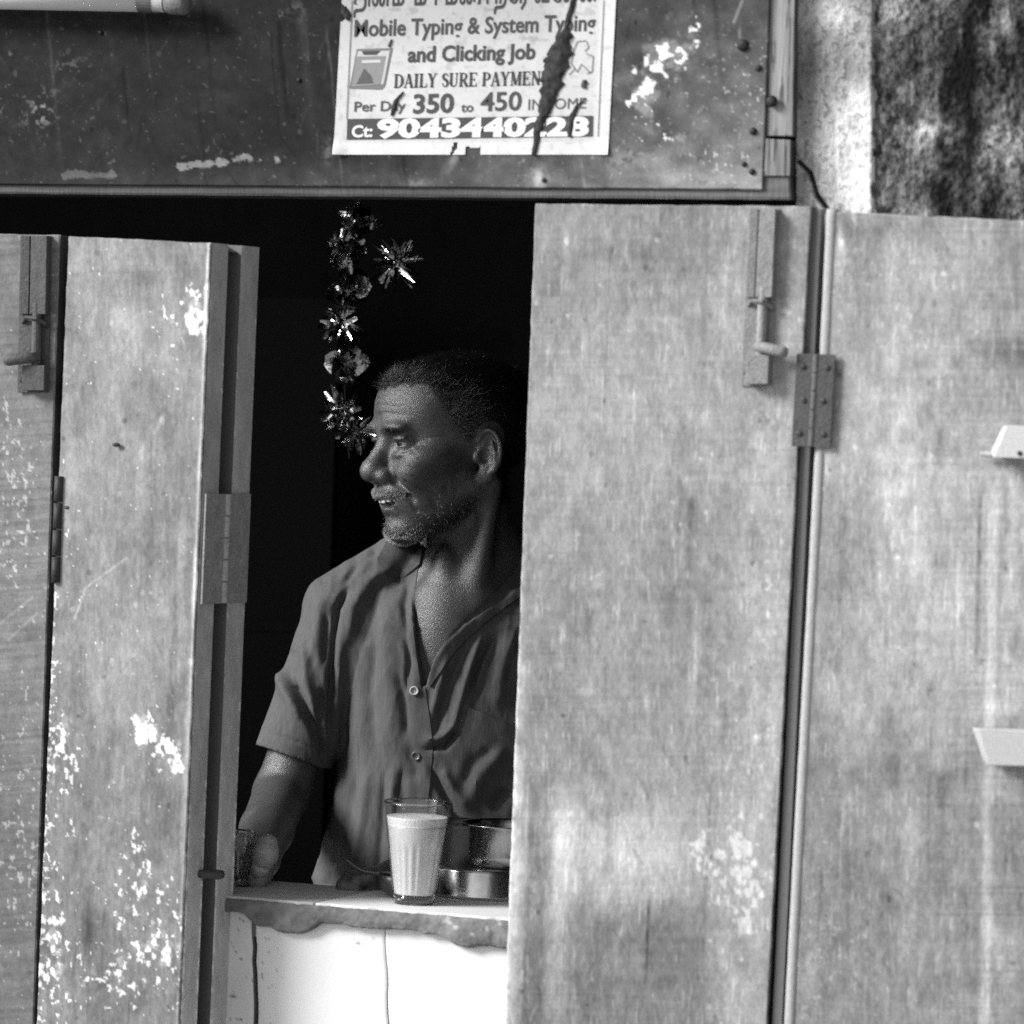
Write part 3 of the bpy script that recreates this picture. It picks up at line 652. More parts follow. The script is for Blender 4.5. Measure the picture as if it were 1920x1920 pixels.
cx_ = (gxp[:-1, :-1]+gxp[1:, 1:])/2; cy_ = (gyp[:-1, :-1]+gyp[1:, 1:])/2
wig = 7*(fbm(cx_, cy_, 9, 9, 3, 254)-0.5)
hole = ((cx_+wig > 872) & (cx_-wig < 902) & (cy_ > 276+wig)) | ((np.abs(cx_-848-(290-cy_)*0.25+wig) < 3.5) & (cy_ > 268)) | (((cx_-640)/8)**2+((cy_-24)/18)**2 < 1+wig*0.12)
mesh_obj('paper', Wp.reshape(-1, 3), q[~hole], M['paper'], po, False, {'alb': lin(ptone).ravel()})

def text_mesh(body, offset=0.0, shear=0.0):
    cu_ = bpy.data.curves.new('t', 'FONT'); cu_.body = body; cu_.offset = offset; cu_.shear = shear; cu_.resolution_u = 3
    ob = bpy.data.objects.new('t', cu_); COL.objects.link(ob)
    bpy.context.view_layer.update()
    ev = ob.evaluated_get(bpy.context.evaluated_depsgraph_get()); me = ev.to_mesh()
    vv = np.array([x.co[:2] for x in me.vertices], float); ff = [tuple(p.vertices) for p in me.polygons]
    ev.to_mesh_clear(); bpy.data.objects.remove(ob); bpy.data.curves.remove(cu_)
    return vv, ff
def place_text(vv, ff, x0, y0, x1, y1, h, mb, tone, cap=None, fr=0.0):
    """fit to the baseline (x0,y0)-(x1,y1) with cap height h pixels"""
    if len(vv) == 0: return
    w0, w1 = vv[:, 0].min(), vv[:, 0].max(); c = vv[:, 1].max() if cap is None else cap
    t = (vv[:, 0]-w0)/(w1-w0); s = vv[:, 1]/c*h
    px = x0+(x1-x0)*t+s*0.045; py = y0+(y1-y0)*t-s
    mb.add(P(px, py, YP-0.0006-fr), ff, float(lin(tone)))
def letters(name, items, tone, fr=0.0):
    mb = MB()
    for it in items: place_text(*it, mb=mb, tone=tone, fr=fr)
    return mb.build(name, M['ink'], po)
def T(body, x0, y0, x1, y1, h, off=0.0, cap=0.72):
    vv, ff = text_mesh(body, off); return (vv, ff, x0, y0, x1, y1, h)
CAP = float(text_mesh('H')[0][:, 1].max())
def L(name, body, x0, y0, x1, y1, h, tone=88, off=0.0, fr=0.0):
    vv, ff = text_mesh(body, off); mb = MB(); place_text(vv, ff, x0, y0, x1, y1, h, mb, tone, CAP, fr); return mb.build(name, M['ink'], po)
L('lettering', '\u0ba4\u0bbf\u0ba9\u0bae\u0bc1\u0bae\u0bcd 1 \u0bae\u0ba3\u0bbf \u0ba8\u0bc7\u0bb0 \u0bb5\u0bc7\u0bb2\u0bc8', 663, 12, 1118, 2, 42, 70, 0.012)
L('lettering', 'Mobile Typing & System Typing', 664, 68, 1116, 57, 30, 80, 0.018)
L('lettering', 'and Clicking Job', 764, 116, 1003, 110, 28, 80, 0.028)
L('lettering', 'Per Day', 664, 209, 760, 207, 18, 92, 0.014)
L('lettering', '350', 774, 212, 850, 210, 34, 84, 0.026)
L('lettering', 'to', 864, 210, 887, 209, 17, 92, 0.016)
L('lettering', '450', 900, 208, 977, 206, 34, 84, 0.016)
L('lettering', 'INCOME', 990, 206, 1098, 203, 20, 104, 0.0)
bar = MB(); bar.add(P(np.array([651, 1112, 1111, 650]), np.array([223, 217, 256, 262]), YP-0.0006), [(0, 1, 2, 3)], float(lin(84))); bar.build('number_band', M['ink'], po)
L('lettering', 'Ct:', 659, 257, 698, 256, 21, 240, 0.03, 0.0004)
L('lettering', '9043440228', 706, 257, 1104, 253, 32, 242, 0.05, 0.0004)
# serif capitals
SER = {
 'D': (.74, [[(.16, 0), (.16, 1)]], [[(.16, .97, .05), (.42, .95, .07), (.6, .76, .15), (.64, .5, .18), (.6, .24, .15), (.42, .05, .07), (.16, .03, .05)]], [(.16, 0, .15), (.16, 1, .15)]),
 'A': (.74, [[(.36, 1), (.62, 0)]], [[(.36, .97, .06), (.11, .02, .06)], [(.2, .34, .06), (.52, .34, .06)]], [(.11, 0, .12), (.62, 0, .14)]),
 'I': (.40, [[(.2, 0), (.2, 1)]], [], [(.2, 0, .16), (.2, 1, .16)]),
 'L': (.64, [[(.18, 0), (.18, 1)]], [[(.18, .03, .06), (.56, .03, .06)], [(.56, .0, .07), (.58, .28, .05)]], [(.18, 0, .16), (.18, 1, .16)]),
 'Y': (.72, [[(.36, 0), (.36, .48)], [(.36, .46), (.14, 1)]], [[(.36, .46, .06), (.6, .98, .06)]], [(.36, 0, .15), (.14, 1, .14), (.6, 1, .11)]),
 'S': (.56, [], [[(.47, .74, .05), (.42, .93, .06), (.28, .97, .07), (.12, .86, .12), (.13, .66, .16), (.3, .53, .19), (.46, .4, .17), (.48, .17, .13), (.34, .03, .07), (.18, .05, .06), (.09, .28, .05)]], []),
 'U': (.76, [[(.17, .26), (.17, 1)]], [[(.17, .3, .17), (.2, .1, .13), (.36, .03, .07), (.53, .1, .06), (.58, .3, .06), (.58, .98, .06)]], [(.17, 1, .15), (.58, 1, .12)]),
 'R': (.74, [[(.16, 0), (.16, 1)], [(.36, .48), (.62, 0)]], [[(.16, .97, .05), (.4, .96, .07), (.54, .84, .14), (.55, .66, .14), (.4, .5, .07), (.16, .49, .05)]], [(.16, 0, .15), (.16, 1, .15), (.63, 0, .11)]),
 'E': (.66, [[(.16, 0), (.16, 1)]], [[(.16, .97, .06), (.56, .97, .06)], [(.16, .5, .06), (.42, .5, .06)], [(.16, .03, .06), (.56, .03, .06)], [(.56, 1, .06), (.57, .76, .04)], [(.56, 0, .06), (.58, .26, .04)], [(.42, .62, .05), (.42, .38, .05)]], [(.16, 0, .15), (.16, 1, .15)]),
 'P': (.64, [[(.16, 0), (.16, 1)]], [[(.16, .97, .05), (.4, .96, .07), (.55, .82, .15), (.55, .62, .15), (.4, .46, .07), (.16, .45, .05)]], [(.16, 0, .16), (.16, 1, .15)]),
 'M': (.92, [[(.2, 1), (.44, .05)], [(.74, 0), (.74, 1)]], [[(.16, 0, .06), (.16, 1, .06)], [(.44, .05, .06), (.72, 1, .06)]], [(.16, 0, .12), (.16, 1, .12), (.74, 0, .14), (.74, 1, .13)]),
 'N': (.78, [[(.16, 1), (.6, .02)]], [[(.15, 0, .06), (.15, 1, .06)], [(.61, 0, .06), (.61, 1, .06)]], [(.15, 0, .12), (.14, 1, .12), (.61, 1, .12)]),
 'T': (.68, [[(.34, 0), (.34, 1)]], [[(.06, .97, .06), (.62, .97, .06)], [(.06, 1, .05), (.05, .74, .04)], [(.62, 1, .05), (.63, .74, .04)]], [(.34, 0, .16)]), ' ': (.34, [], [], [])}
def serif(body):
    vv = []; ff = []; x = 0
    def quad(a, b, wa, wb):
        a = np.array(a); b = np.array(b); d = unit(b-a); n = np.array([-d[1], d[0]]); k = len(vv)
        vv.extend([a+n*wa/2, a-n*wa/2, b-n*wb/2, b+n*wb/2]); ff.append((k, k+1, k+2, k+3))
    for ch in body:
        wd, stems, lines, sers = SER[ch]
        for s in stems: quad((x+s[0][0], s[0][1]), (x+s[1][0], s[1][1]), .17, .17)
        for l in lines:
            for p, r in zip(l[:-1], l[1:]): quad((x+p[0], p[1]), (x+r[0], r[1]), p[2]*1.15, r[2]*1.15)
        for (sx, sy, hw) in sers: yy = .03 if sy == 0 else .97; quad((x+sx-hw, yy), (x+sx+hw, yy), .06, .06)
        x += wd
    return np.array(vv), ff
sv, sf = serif('DAILY SURE PAYMENT'); mbs = MB(); place_text(sv, sf, 738, 165, 1030, 159, 26, mbs, 78, 1.0); mbs.build('lettering', M['ink'], po)
def strokes(name, segs, tone, w=1.6):
    mb = MB()
    for pl in segs:
        for (a, b) in zip(pl[:-1], pl[1:]):
            a = np.array(a, float); b = np.array(b, float); d = unit(b-a); n = np.array([-d[1], d[0]])*w/2
            c = np.array([a+n, a-n, b-n, b+n]); mb.add(P(c[:, 0], c[:, 1], YP-0.0007), [(0, 1, 2, 3)], float(lin(tone)))
    return mb.build(name, M['ink'], po)
strokes('border_line', [[(660, 0), (650, 223)]], 120, 1.6); strokes('border_line', [[(1132, 0), (1121, 256)]], 120, 1.6)
ic = MB()
for poly, tn, dz in (([(669, 92), (736, 90), (722, 160), (716, 168), (655, 166)], 128, 0), ([(671, 96), (731, 95), (719, 158), (660, 161)], 205, .0002), ([(668, 106), (724, 105), (714, 158), (660, 160)], 150, .0003), ([(678, 96), (714, 95), (706, 103), (682, 103)], 84, .0004), ([(679, 113), (714, 112), (713, 117), (678, 118)], 215, .0004), ([(683, 128), (697, 143), (700, 156), (668, 158)], 100, .0004)):
    p = np.array(poly, float); ic.add(P(p[:, 0], p[:, 1], YP-0.0005-dz), [tuple(range(len(p)))], float(lin(tn)))
ic.build('printed_picture', M['ink'], po)
strokes('printed_picture', [[(1064, 80), (1075, 95), (1082, 78), (1098, 76), (1104, 88), (1096, 96)], [(1075, 95), (1070, 118), (1082, 135), (1090, 120), (1108, 138)], [(1098, 100), (1112, 105), (1110, 134), (1100, 138)], [(1066, 140), (1078, 128)]], 150, 2.0)
ns_ = np.random.default_rng(3)
def crust(path, parent, tone, lumps, seed, base):
    """raised mud-like streak along a photo path [(x, y, halfwidth)]"""
    pth = np.array(path, float); t = np.linspace(0, len(pth)-1, lumps); k = np.arange(len(pth))
    cx, cy, hw = (np.interp(t, k, pth[:, i]) for i in range(3))
    cx = cx+5*(fbm(t*20, t*0, 14, 14, 3, seed)-0.5); 
    hl = hw*(0.45+1.1*fbm(t*20, t*0+7, 9, 9, 3, seed+1)); hr = hw*(0.45+1.1*fbm(t*20, t*0+15, 9, 9, 3, seed+2))
    s = np.linspace(-1, 1, 9)
    X = np.where(s[None] < 0, cx[:, None]+s[None]*hl[:, None], cx[:, None]+s[None]*hr[:, None]); Y = np.repeat(cy[:, None], 9, 1)
    h = 0.0030*(1-s[None]**2)*np.minimum(1, hw[:, None]/12)*(0.4+1.2*fbm(X, Y, 8, 8, 3, seed+3))
    Wc = P(X, Y, base); Wc[..., 1] -= h
    mb = MB(); mb.grid(Wc, lin(tone+60*(fbm(X, Y, 8, 10, 3, seed+5)-0.5))); return mb.build('dirt_streak', M['cement'], parent, True)
YQ = YP-0.0011
crust([(1078, -20, 5), (1070, 20, 5), (1062, 55, 6), (1055, 72, 17), (1048, 100, 20), (1040, 128, 22), (1036, 150, 20), (1030, 180, 15), (1022, 205, 12), (1014, 225, 9), (1006, 250, 6), (1000, 290, 4)], po, 62, 90, 255, YQ)
crust([(757, 172, 2), (748, 182, 4), (740, 198, 5), (736, 217, 3)], po, 62, 16, 256, YQ)
crust([(1098, 185, 2), (1082, 198, 4), (1072, 222, 6), (1067, 250, 5), (1070, 258, 2)], po, 66, 20, 257, YQ)
crust([(1003, 146, 3), (1016, 152, 8), (1032, 150, 10)], po, 58, 14, 258, YQ)
crust([(734, 74, 2), (730, 88, 3)], po, 70, 8, 259, YQ)
crust([(1096, 150, 5), (1094, 165, 5)], po, 80, 8, 261, YQ)
crust([(645, 12, 5), (650, 26, 8), (652, 38, 4)], po, 50, 12, 262, YQ)

# ------------------------------------------------------------------ white pole in front of the signboard, cut by the frame
pl = empty('pole', tuple(P(180, 10, -0.09)), 'white painted pole with a dark end collar lying above the signboard edge', 'pole')
p0, p1, p2_, p3_ = P(-420, -10, -0.046), P(262, 2, -0.046), P(310, 4, -0.046), P(352, 6, -0.046)
mp_ = MB(); mp_.rod(p0, p1, 0.0118, None, 24, float(lin(225))); mp_.build('shaft', M['white'], pl, True)
mp_ = MB(); mp_.rod(p1, p1+(p2_-p1)*0.55, 0.0122, None, 24, float(lin(96))); mp_.rod(p1+(p2_-p1)*0.55, p2_, 0.0112, None, 24, float(lin(190))); mp_.build('ferrule', M['paint'], pl)
mp_ = MB(); mp_.tube([p2_, p2_+(p3_-p2_)*0.2, p2_+(p3_-p2_)*0.85, p3_], [0.010, 0.0128, 0.0132, 0.011], 24, float(lin(118))); mp_.build('end_collar', M['iron'], pl, True)

# ------------------------------------------------------------------ dark boards at the back of the shop
bb = empty('back_partition', (float(P(520, 1000, 0.95)[0]), 0.95, 0.02), 'dim upright board partition in the back of the shop behind the man', 'partition')
for i, (xa_, xb_) in enumerate(((330, 468), (472, 636))):
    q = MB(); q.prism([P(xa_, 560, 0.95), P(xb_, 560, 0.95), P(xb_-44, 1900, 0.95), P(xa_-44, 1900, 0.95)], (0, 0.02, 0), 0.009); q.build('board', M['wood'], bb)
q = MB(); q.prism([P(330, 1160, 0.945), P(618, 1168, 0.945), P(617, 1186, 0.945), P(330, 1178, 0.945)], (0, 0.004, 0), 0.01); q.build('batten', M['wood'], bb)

# ------------------------------------------------------------------ tinsel garland
gr_rng = np.random.default_rng(21)
ga = empty('tinsel_garland', tuple(P(650, 860, 0.50)), 'shiny foil tinsel garland hanging in the dark beside the man', 'garland')
YG = 0.50
sg_ = MB(); sg_.tube([P(x, y, YG) for x, y in ((672, 300), (670, 400), (664, 480), (655, 560), (648, 640), (646, 720), (650, 800), (655, 860))], 0.0004, 6, 0.03); sg_.tube([P(668, 430, YG), P(712, 470, YG), P(744, 494, YG)], 0.0004, 6, 0.03); sg_.build('string', M['dark'], ga)
def petal(mb, c, d, up, L_, w, bend, n=6):
    d = unit(d); s = unit(np.cross(d, up)); nn = np.cross(s, d); pts = []
    for i in range(n+1):
        t = i/n; ww = w*(0.35+0.65*math.sin(math.pi*min(1, 0.12+t*0.86)))
        ctr = c+d*L_*t+nn*bend*t*t*L_
        pts.append([ctr-s*ww/2+nn*0.12*ww, ctr, ctr+s*ww/2+nn*0.12*ww])
    mb.grid(pts, np.full((n+1, 3), 0.8))
tc_ = unit(CPOS-P(700, 600, YG))                        # roughly towards the street
for (x, y, R_, n, w, flat) in ((672, 412, 40, 20, .014, .7), (650, 470, 44, 24, .014, .8), (742, 494, 50, 34, .006, .35), (656, 545, 44, 10, .026, .9), (636, 606, 42, 26, .008, .8), (648, 684, 44, 9, .026, .9), (652, 676, 40, 16, .008, .8), (636, 768, 42, 26, .008, .8), (664, 812, 42, 28, .007, .8)):
    mb = MB(); c = P(x, y, YG-0.01)
    for k in range(n):
        an = 2*math.pi*(k+gr_rng.random()*0.7)/n
        d = math.cos(an)*CR+math.sin(an)*CU+tc_*(gr_rng.random()*2-0.6)*flat
        petal(mb, c+gr_rng.normal(0, 0.002, 3), d, tc_+gr_rng.normal(0, 0.35, 3), R_/1590*(0.75+0.4*gr_rng.random()), w*(0.7+0.6*gr_rng.random()), gr_rng.normal(0.1, 0.45))
    mb.ball(c, 0.004, 5, a=0.5)
    mb.build('foil_rosette', M['foil'], ga, True)

# ------------------------------------------------------------------ glasses
def glass_mat():
    m, nt, b, o = new_mat('clear_glass'); nt.nodes.remove(b)
    fr = nt.nodes.new('ShaderNodeLayerWeight'); fr.inputs['Blend'].default_value = 0.5
    tr = nt.nodes.new('ShaderNodeBsdfTransparent'); tr.inputs['Color'].default_value = (0.97, 0.97, 0.97, 1)
    gl = nt.nodes.new('ShaderNodeBsdfGlossy'); gl.inputs['Roughness'].default_value = 0.04
    mx = nt.nodes.new('ShaderNodeMixShader')
    f3 = math_node(nt, 'MULTIPLY', math_node(nt, 'POWER', fr.outputs['Facing'], 4.0), 0.38); nt.links.new(math_node(nt, 'ADD', f3, 0.05, True), mx.inputs['Fac']); nt.links.new(tr.outputs['BSDF'], mx.inputs[1]); nt.links.new(gl.outputs['BSDF'], mx.inputs[2]); nt.links.new(mx.outputs['Shader'], o.inputs['Surface'])
    return m
M['glass'] = glass_mat()
m_, nt_, b_, o_ = new_mat('thick_glass'); b_.inputs['Base Color'].default_value = (.9, .9, .9, 1); b_.inputs['Transmission Weight'].default_value = 1.0; b_.inputs['Roughness'].default_value = 0.03; b_.inputs['IOR'].default_value = 1.48; M['thickglass'] = m_
M['milk'] = surf('milky_tea', None, 0.35, 0.5, (500, 0.03), [(120, 0.05, (1, 1, 1))], 0)
b_ = M['milk'].node_tree.nodes['Principled BSDF']; b_.inputs['Subsurface Weight'].default_value = 0.25; b_.inputs['Subsurface Radius'].default_value = (0.01, 0.01, 0.01); b_.inputs['Subsurface Scale'].default_value = 0.6
M['foam'] = surf('tea_foam', None, 0.6, 0.4, (400, 0.12), [], 0.6, 300, 0.0015)
def tumbler(name, c, h, r0, r1, label, fill=0.0, flutes=10):
    g = empty(name, tuple(c), label, 'glass', 'tea glasses on the counter')
    def fl(r, z, an):
        k = sstep(0.10, 0.16, z/h)*sstep(0.66, 0.50, z/h)
        return r*(1-0.06*k*(0.5+0.5*math.cos(flutes*2*an)))
    rad = lambda z: r0+(r1-r0)*(z/h)**0.92
    zs = [0.0, 0.002, 0.006]+[h*k for k in np.linspace(0.07, 0.985, 30)]
    mb = MB(); mb.lathe(c, [(rad(z), z) for z in zs]+[(rad(h)+0.0004, h), (rad(h)-0.0006, h+0.0006), (rad(h)-0.0014, h)]+[(rad(z)-0.0016, z) for z in zs[::-1] if z > h*0.10], 80, fl)
    mb.build('body', M['glass'], g, True)
    bs = MB(); bs.lathe(c, [(0.0005, 0.0004), (rad(0)-0.0006, 0.0004), (rad(h*.09)-0.0008, h*0.085), (rad(h*.1)-0.003, h*0.095), (0.0005, h*0.09)], 48); bs.build('base', M['thickglass'], g, True)
    rr = MB(); rr.lathe(c, [(rad(h)+0.0009*math.cos(a_)-0.0006, h+0.0010*math.sin(a_)) for a_ in np.linspace(0, 2*math.pi, 9)], 80); rr.build('rim', M['thickglass'], g, True)
    if fill:
        zf = h*fill; top = 0.82*zf+0.0
        zz = [h*0.10]+[h*k for k in np.linspace(0.105, fill-0.10, 18)]
        mk = MB(); prof = [(0.0005, h*0.10)]+[(rad(z)-0.0020, z) for z in zz]+[(rad(h*(fill-0.10))-0.0020, h*(fill-0.09)), (0.0005, h*(fill-0.09))]
        mk.lathe(c, prof, 80, fl, 0.72); mk.build('milky_tea', M['milk'], g, True)
        fo = MB(); f0 = fill-0.088
        prof = [(rad(h*f0)-0.0019, h*f0)]+[(rad(h*k)-0.0019, h*k) for k in np.linspace(f0, fill, 6)]+[((rad(zf)-0.0019)*k, zf+0.0022*(1-k*k)) for k in (0.97, 0.85, 0.6, 0.3, 0.02)]
        fo.lathe(c, prof, 80, None, 0.82)
        fo.build('foam', M['foam'], g, True)
    return g
cg = PZ(776, 1694, ZT+0.002)
hg = 0.1115
tumbler('tea_glass', cg, hg, 0.0222, 0.0372, 'full fluted glass of milky tea on the white tile of the counter', 0.86)
cg2 = PZ(441, 1660, ZT+0.002)
tumbler('empty_glass', cg2, 0.060, 0.0180, 0.0235, 'small empty glass in the man\'s hand at the left end of the counter', 0.0)

# ------------------------------------------------------------------ steel vessels beside the tea glass
tb = PZ(908, 1676, ZT+0.002)
tin = MB(); Rt = 0.064; ht = 0.034
tin.lathe(tb, [(0.001, 0.0), (Rt-0.002, 0.0), (Rt+0.0008, 0.0012), (Rt, 0.004), (Rt, ht-0.004), (Rt-0.0012, ht-0.001), (Rt-0.006, ht), (0.001, ht)], 72)
to = tin.build('steel_tin', M['steel'], None, True, 0, tuple(tb)); tag(to, 'low round steel tin on the counter under the small pot', 'tin')
M['dullpot'] = surf('tarnished_steel', 0.34, 0.26, 0.5, (700, 0.2), [(120, 0.4, (1, 1, 0.4))], 0.3, 120, 0.001, metal=1.0)
def pot(name, c, r, h, label, mat, lip=0.003, seed=0):
    mb = MB(); mb.lathe(c, [(0.001, 0), (r*0.90, 0), (r*0.97, 0.004), (r, h*0.3), (r, h-0.004), (r+lip, h-0.001), (r+lip, h+0.0005), (r-0.0004, h), (r-0.002, h-0.006), (r-0.002, 0.004), (0.001, 0.003)], 64)
    o = mb.build(name, mat, None, True, 0, tuple(c)); return tag(o, label, 'pot', 'steel vessels on the counter')
pc1 = tb+np.array([0.022, -0.002, ht+0.0002])
pot('steel_pot', pc1, 0.047, 0.047, 'small steel pot with a rolled rim standing on the low tin', M['dullpot'])
# sooty pan with a spout-like handle, half hidden behind the tea glass
pb = np.array([P(852, 1600, 0.165)[0], 0.165, ZT+0.002])
pot('sooty_pan', pb, 0.040, 0.080, 'dark sooty pan half hidden behind the full tea glass', M['blackpot'], 0.002)
# ladle resting with its handle to the left
ld = empty('ladle', tuple(PZ(720, 1680, ZT+0.002)), 'thin dark metal ladle lying behind the full tea glass', 'ladle')
ml = MB(); lp = [P(640, 1604, 0.105), P(652, 1614, 0.103), P(668, 1626, 0.100), P(684, 1634, 0.098), P(705, 1637, 0.096), P(728, 1636, 0.094), P(745, 1640, 0.092)]
ml.tube(lp, [0.0022, 0.0024, 0.0026, 0.0028, 0.0032, 0.0040, 0.005], 10, 0.1); ml.build('handle', M['blackpot'], ld, True)
lb = np.array([P(752, 1660, 0.088)[0], 0.088, ZT+0.002]); ml = MB(); ml.lathe(lb, [(0.001, 0.0), (0.012, 0.001), (0.021, 0.007), (0.025, 0.018), (0.026, 0.026), (0.0245, 0.026), (0.023, 0.018), (0.018, 0.008), (0.001, 0.004)], 32); ml.build('bowl', M['blackpot'], ld, True)
# ------------------------------------------------------------------ the man: bodies grown from distance fields (millimetres; x right, y up, w towards the street)
YM = 0.42
A0 = P(856, 832, YM); DA = float((A0-CPOS)@cf); XC0, YC0 = (856-960)*DA/FPX*1000, (960-832)*DA/FPX*1000
def MP(px, py, w):
    k = (DA*1000-w)/FPX; return np.array([(px-960)*k-XC0, (960-py)*k-YC0, w])
def toW(p):
    p = np.asarray(p, float)/1000; return A0+p[..., 0:1]*CR+p[..., 1:2]*CU-p[..., 2:3]*cf
def toM(p):
    q = (np.asarray(p, float)-A0)*1000; return np.stack([q@CR, q@CU, -(q@cf)], -1)
PSI = math.radians(65); SP, CP = math.sin(PSI), math.cos(PSI)
def H(a, b, z): return np.array([-a*SP+b*CP, z, a*CP+b*SP])        # head frame (forward, his left, up) -> man frame
class Field:
    def __init__(s, lo, hi, h):
        s.lo = np.array(lo, float); s.h = h; s.n = np.ceil((np.array(hi)-s.lo)/h).astype(int)+1
        s.ax = [(s.lo[i]+h*np.arange(s.n[i])).astype(np.float32) for i in range(3)]
        s.d = np.full(s.n, 60.0, np.float32)
    def sl(s, lo, hi, m):
        r = []
        for i in range(3):
            a = int(np.clip((lo[i]-m-s.lo[i])/s.h, 0, s.n[i])); b = int(np.clip((hi[i]+m-s.lo[i])/s.h+2, 0, s.n[i])); r.append(slice(a, b))
        return tuple(r)
    def pts(s, sl): return s.ax[0][sl[0]][:, None, None], s.ax[1][sl[1]][None, :, None], s.ax[2][sl[2]][None, None, :]
    def comb(s, sl, e, mode, k):
        d = s.d[sl]
        if mode == 'sub': e = -e; sgn = -1
        else: sgn = 1
        a, b = (d, e) if sgn == 1 else (-d, -e)
        if k > 0:
            hh = np.maximum(k-np.abs(a-b), 0)/k; r = np.minimum(a, b)-hh*hh*k*0.25
        else: r = np.minimum(a, b)
        s.d[sl] = sgn*r
    def ell(s, c, r, mode='add', k=8.0, basis=None):
        c = np.asarray(c, float); r = np.asarray(r, float); R = float(r.max())
        sl = s.sl(c-R, c+R, k+8); X, Y, W = s.pts(sl); X = X-c[0]; Y = Y-c[1]; W = W-c[2]
        if basis is None: q = (X, Y, W)
        else: q = tuple(X*float(v[0])+Y*float(v[1])+W*float(v[2]) for v in basis)
        k0 = np.sqrt((q[0]/r[0])**2+(q[1]/r[1])**2+(q[2]/r[2])**2); k1 = np.sqrt((q[0]/r[0]**2)**2+(q[1]/r[1]**2)**2+(q[2]/r[2]**2)**2)+1e-6
        s.comb(sl, (k0*(k0-1)/k1).astype(np.float32), mode, k)
    def cone(s, p0, p1, r0, r1, mode='add', k=8.0):
        p0 = np.asarray(p0, float); p1 = np.asarray(p1, float); R = max(r0, r1)
        sl = s.sl(np.minimum(p0, p1)-R, np.maximum(p0, p1)+R, k+8); X, Y, W = s.pts(sl); d = p1-p0; L2 = float(d@d)
        t = np.clip(((X-p0[0])*d[0]+(Y-p0[1])*d[1]+(W-p0[2])*d[2])/L2, 0, 1)
        e = np.sqrt((X-p0[0]-t*d[0])**2+(Y-p0[1]-t*d[1])**2+(W-p0[2]-t*d[2])**2)-(r0+(r1-r0)*t)
        s.comb(sl, e.astype(np.float32), mode, k)
    def chain(s, pts, rad, mode='add', k=8.0):
        for i in range(len(pts)-1): s.cone(pts[i], pts[i+1], rad[i], rad[i+1], mode, k if i == 0 else max(k*0.6, 2))
    def mesh(s):
        """naive surface nets"""
        d = s.d; sg = d < 0; n = s.n
        cnt = np.zeros(n-1, np.int8)
        for i in (0, 1):
            for j in (0, 1):
                for k in (0, 1): cnt += sg[i:n[0]-1+i, j:n[1]-1+j, k:n[2]-1+k]
        act = np.argwhere((cnt > 0) & (cnt < 8)); idm = np.full(n-1, -1, np.int32); idm[tuple(act.T)] = np.arange(len(act))
        acc = np.zeros((len(act), 3)); m = np.zeros(len(act))
        cor = [(i, j, k) for i in (0, 1) for j in (0, 1) for k in (0, 1)]
        for c0 in cor:
            for ax in range(3):
                if c0[ax]: continue
                c1 = list(c0); c1[ax] = 1
                v0 = d[act[:, 0]+c0[0], act[:, 1]+c0[1], act[:, 2]+c0[2]]; v1 = d[act[:, 0]+c1[0], act[:, 1]+c1[1], act[:, 2]+c1[2]]
                x = (v0 < 0) != (v1 < 0); t = np.where(x, v0/np.where(x, v0-v1, 1), 0)
                p = np.array(c0, float)[None]+np.zeros((len(act), 3)); p[:, ax] += t
                acc += p*x[:, None]; m += x
        v = s.lo+(act+acc/m[:, None])*s.h
        F = []
        for ax in range(3):
            o1, o2 = (ax+1) % 3, (ax+2) % 3
            a = [slice(0, n[i]) for i in range(3)]; b = list(a); a[ax] = slice(0, n[ax]-1); b[ax] = slice(1, n[ax])
            e = np.argwhere(sg[tuple(a)] != sg[tuple(b)])
            ok = (e[:, o1] > 0) & (e[:, o2] > 0) & (e[:, o1] < n[o1]-1) & (e[:, o2] < n[o2]-1); e = e[ok]
            flip = sg[tuple(e.T)]
            q = []
            for (i, j) in ((1, 1), (0, 1), (0, 0), (1, 0)):
                c = e.copy(); c[:, o1] -= i; c[:, o2] -= j; q.append(idm[tuple(c.T)])
            q = np.stack(q, 1); q[~flip] = q[~flip][:, ::-1]; F.append(q)
        F = np.vstack(F); F = F[(F >= 0).all(1)]
        return v, F
def relax(v, F, it=3, lam=0.5):
    e = np.vstack([F[:, [0, 1]], F[:, [1, 2]], F[:, [2, 3]], F[:, [3, 0]]]); e = np.vstack([e, e[:, ::-1]]); n = len(v)
    deg = np.maximum(np.bincount(e[:, 0], minlength=n), 1)
    for q in range(it*2):
        m = np.stack([np.bincount(e[:, 0], v[e[:, 1], i], minlength=n) for i in range(3)], 1)/deg[:, None]
        v = v+(m-v)*(lam if q % 2 == 0 else -lam*1.04)
    return v
def normals(v, F):
    nf = np.cross(v[F[:, 2]]-v[F[:, 0]], v[F[:, 3]]-v[F[:, 1]]); n = np.zeros_like(v)
    for k in range(4):
        for i in range(3): n[:, i] += np.bincount(F[:, k], nf[:, i], minlength=len(v))
    return n/np.maximum(np.linalg.norm(n, axis=1, keepdims=True), 1e-9)

